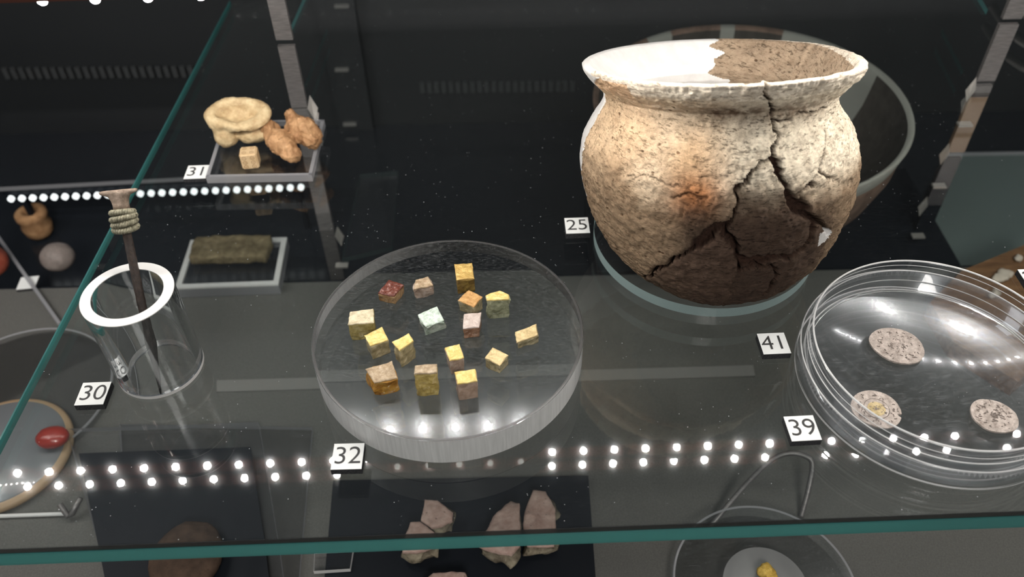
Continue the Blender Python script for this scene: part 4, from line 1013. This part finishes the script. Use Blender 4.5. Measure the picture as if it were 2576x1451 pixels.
# slotted wall upright: a row of bright slots
t = thing('slotted_upright', 'dark slotted upright with a column of bright slot lips, right of the metal post', 'post', (at_y(890, 300, 54).x, 54.5, -13))
P = [at_y(x, y, 55.0) for x, y in ((860, 15), (860, 175), (880, 312), (905, 435), (918, 538), (930, 630))]
v, f = box((P[0].x * .5 + P[4].x * .5, 55.4, 0), (1.3, .3, 13)); mk('channel', v, f, M['wall'], t)
for p in P:
    v, f = box((p.x, 55.0, p.z), (.48, .15, .09)); mk('slot_lip', v, f, M['chrome'], t)
# low row of small glowing dots at the back and faint rows of grey bars
e0, e1 = at(28, 500, -9.2), at(757, 471, -9.2)
NB = 28; t = thing('back_dot_row', 'low row of small round white glowing dots crossing behind the tube at the left', 'light', ((e0.x + e1.x) / 2, (e0.y + e1.y) / 2, -13))
dn = (e1 - e0).normalized()
v, f = box(((e0.x + e1.x) / 2, (e0.y + e1.y) / 2 + .6, -9.0), ((e1 - e0).length / 2 + .6, .25, .22), math.atan2(dn.y, dn.x)); mk('rail', v, f, M['black'], t)
for q_ in (0.02, .98):
    p = e0.lerp(e1, q_); v, f = box((p.x, p.y + .6, -11.1), (.15, .2, 1.9)); mk('rail_foot', v, f, M['black'], t)
v0, f0 = tube([Vector((0, -.10, 0)), Vector((0, .10, 0))], .19, 14); pr0 = None
for i in range(NB):
    p = e0.lerp(e1, i / (NB - 1))
    if pr0 is None: pr0 = mk('lamp', v0, f0, M['dot_glow'], None, (0, 0, 0)); o = pr0  # one small glowing disc, copied along the row
    else: o = pr0.copy(); COL.objects.link(o)
    o.parent = t; o.location = (p - Vector(t.location) / S) * S
M['bar_grey'] = m_flat('dull_grey', (.045, .048, .05), .6)
for (x0, x1, y0, n_, lb) in ((1030, 1440, 372, 23, 'faint grey grille low on the back wall left of the pot'), (1062, 1440, 222, 22, 'faint grey grille high on the back wall left of the pot'), (15, 480, 186, 24, 'faint grey grille on the back wall at the upper left')):
    A, B = at_y(x0, y0, 55.5), at_y(x1, y0 - (x1 - x0) * .01, 55.5)
    t = thing('grey_bar_row', lb, 'bars', ((A.x + B.x) / 2, 55.6, (A.z + B.z) / 2 - .5))
    for i in range(n_):
        p = A.lerp(B, i / (n_ - 1)); v, f = box((p.x, 55.6, p.z), (.17, .12, .42)); mk('grey_bar', v, f, M['bar_grey'], t)
# secondary small glass shelf corner seen at left centre
v, f, fm = prism([(p.x, p.y) for p in [at(860, 650, -6), at(985, 620, -6), at(1000, 430, -6), at(905, 438, -6)]], -6.3, -6)
t = thing('small_glass_shelf', 'small clear glass bracket shelf left of the round acrylic disc', 'shelf', (at(930, 540, -6).x, at(930, 540, -6).y, -6.3))
mk('pane', v, [x for x, m_ in zip(f, fm) if m_ == 0], M['thin_acrylic'], t); mk('pane_edge', v, [x for x, m_ in zip(f, fm) if m_ == 1], M['edge_dim'], t)
# lower back shelf whose pale front edge runs behind the tag 31
A, B = at(-60, 474, -8.0), at(575, 440, -8.0)
v, f, fm = prism([(A.x, A.y), (B.x, B.y), (B.x + .5, 51), (A.x - 2, 51)], -8.3, -8.0)
t = thing('low_glass_shelf', 'low dark glass shelf with a pale grey front edge at the upper left', 'shelf', ((A.x + B.x) / 2, 47, -8.3))
mk('pane', v, [x for x, m_ in zip(f, fm) if m_ == 0], M['thin_acrylic'], t); mk('pane_edge', v, [f[2]], M['frost_grey'], t)
# right: board and plank
P = [(2383, 388), (2900, 380), (2900, 690), (2200, 712), (2215, 660), (2300, 560)]
flat('grey_board', 'flat grey-green board with pale far edge behind the petri dish', 'board', P, -13.0 + .01, .5, M['board'])
bo = bpy.data.objects['grey_board']
v, f = tube([at(2386, 389, -12.45), at(2900, 381, -12.45)], .16, 8); mk('pale_edge', v, f, M['frost_grey'], bo)
P = [at(x, y, -8.9) for x, y in ((2420, 680), (2640, 590), (2750, 800), (2560, 960), (2400, 860), (2340, 760))]
t = thing('wood_plank', 'worn brown wooden plank under the right side of the petri dish', 'plank', (sum(p.x for p in P) / 6, sum(p.y for p in P) / 6, -10))
v, f, fm = prism([(p.x, p.y) for p in P], -9.98, -8.9); mk('plank_body', v, f, M['wood'], t)
for i, (x_, y_, w_) in enumerate(((2520, 700, .7), (2560, 655, .35), (2500, 745, .4))):
    p = at(x_, y_, -8.9)
    organic('white_chip', ['larger white bone chip lying on the wooden plank', 'small white chip at the far edge of the wooden plank', 'small white chip nearest the petri dish on the plank'][i], 'chip',
            lambda X, Y, Z: sm_union([ell_(X, Y, Z, (0, 0, .12), (w_, w_ * .5, .14), .4), ell_(X, Y, Z, (.2 * w_, .3 * w_, .12), (w_ * .4, w_ * .6, .14))], .05), (p.x, p.y, -8.9), (1.2, 1.2, .6), .07, M['bone_chip'], .08, i * 3.0, 'bone chips on the plank')
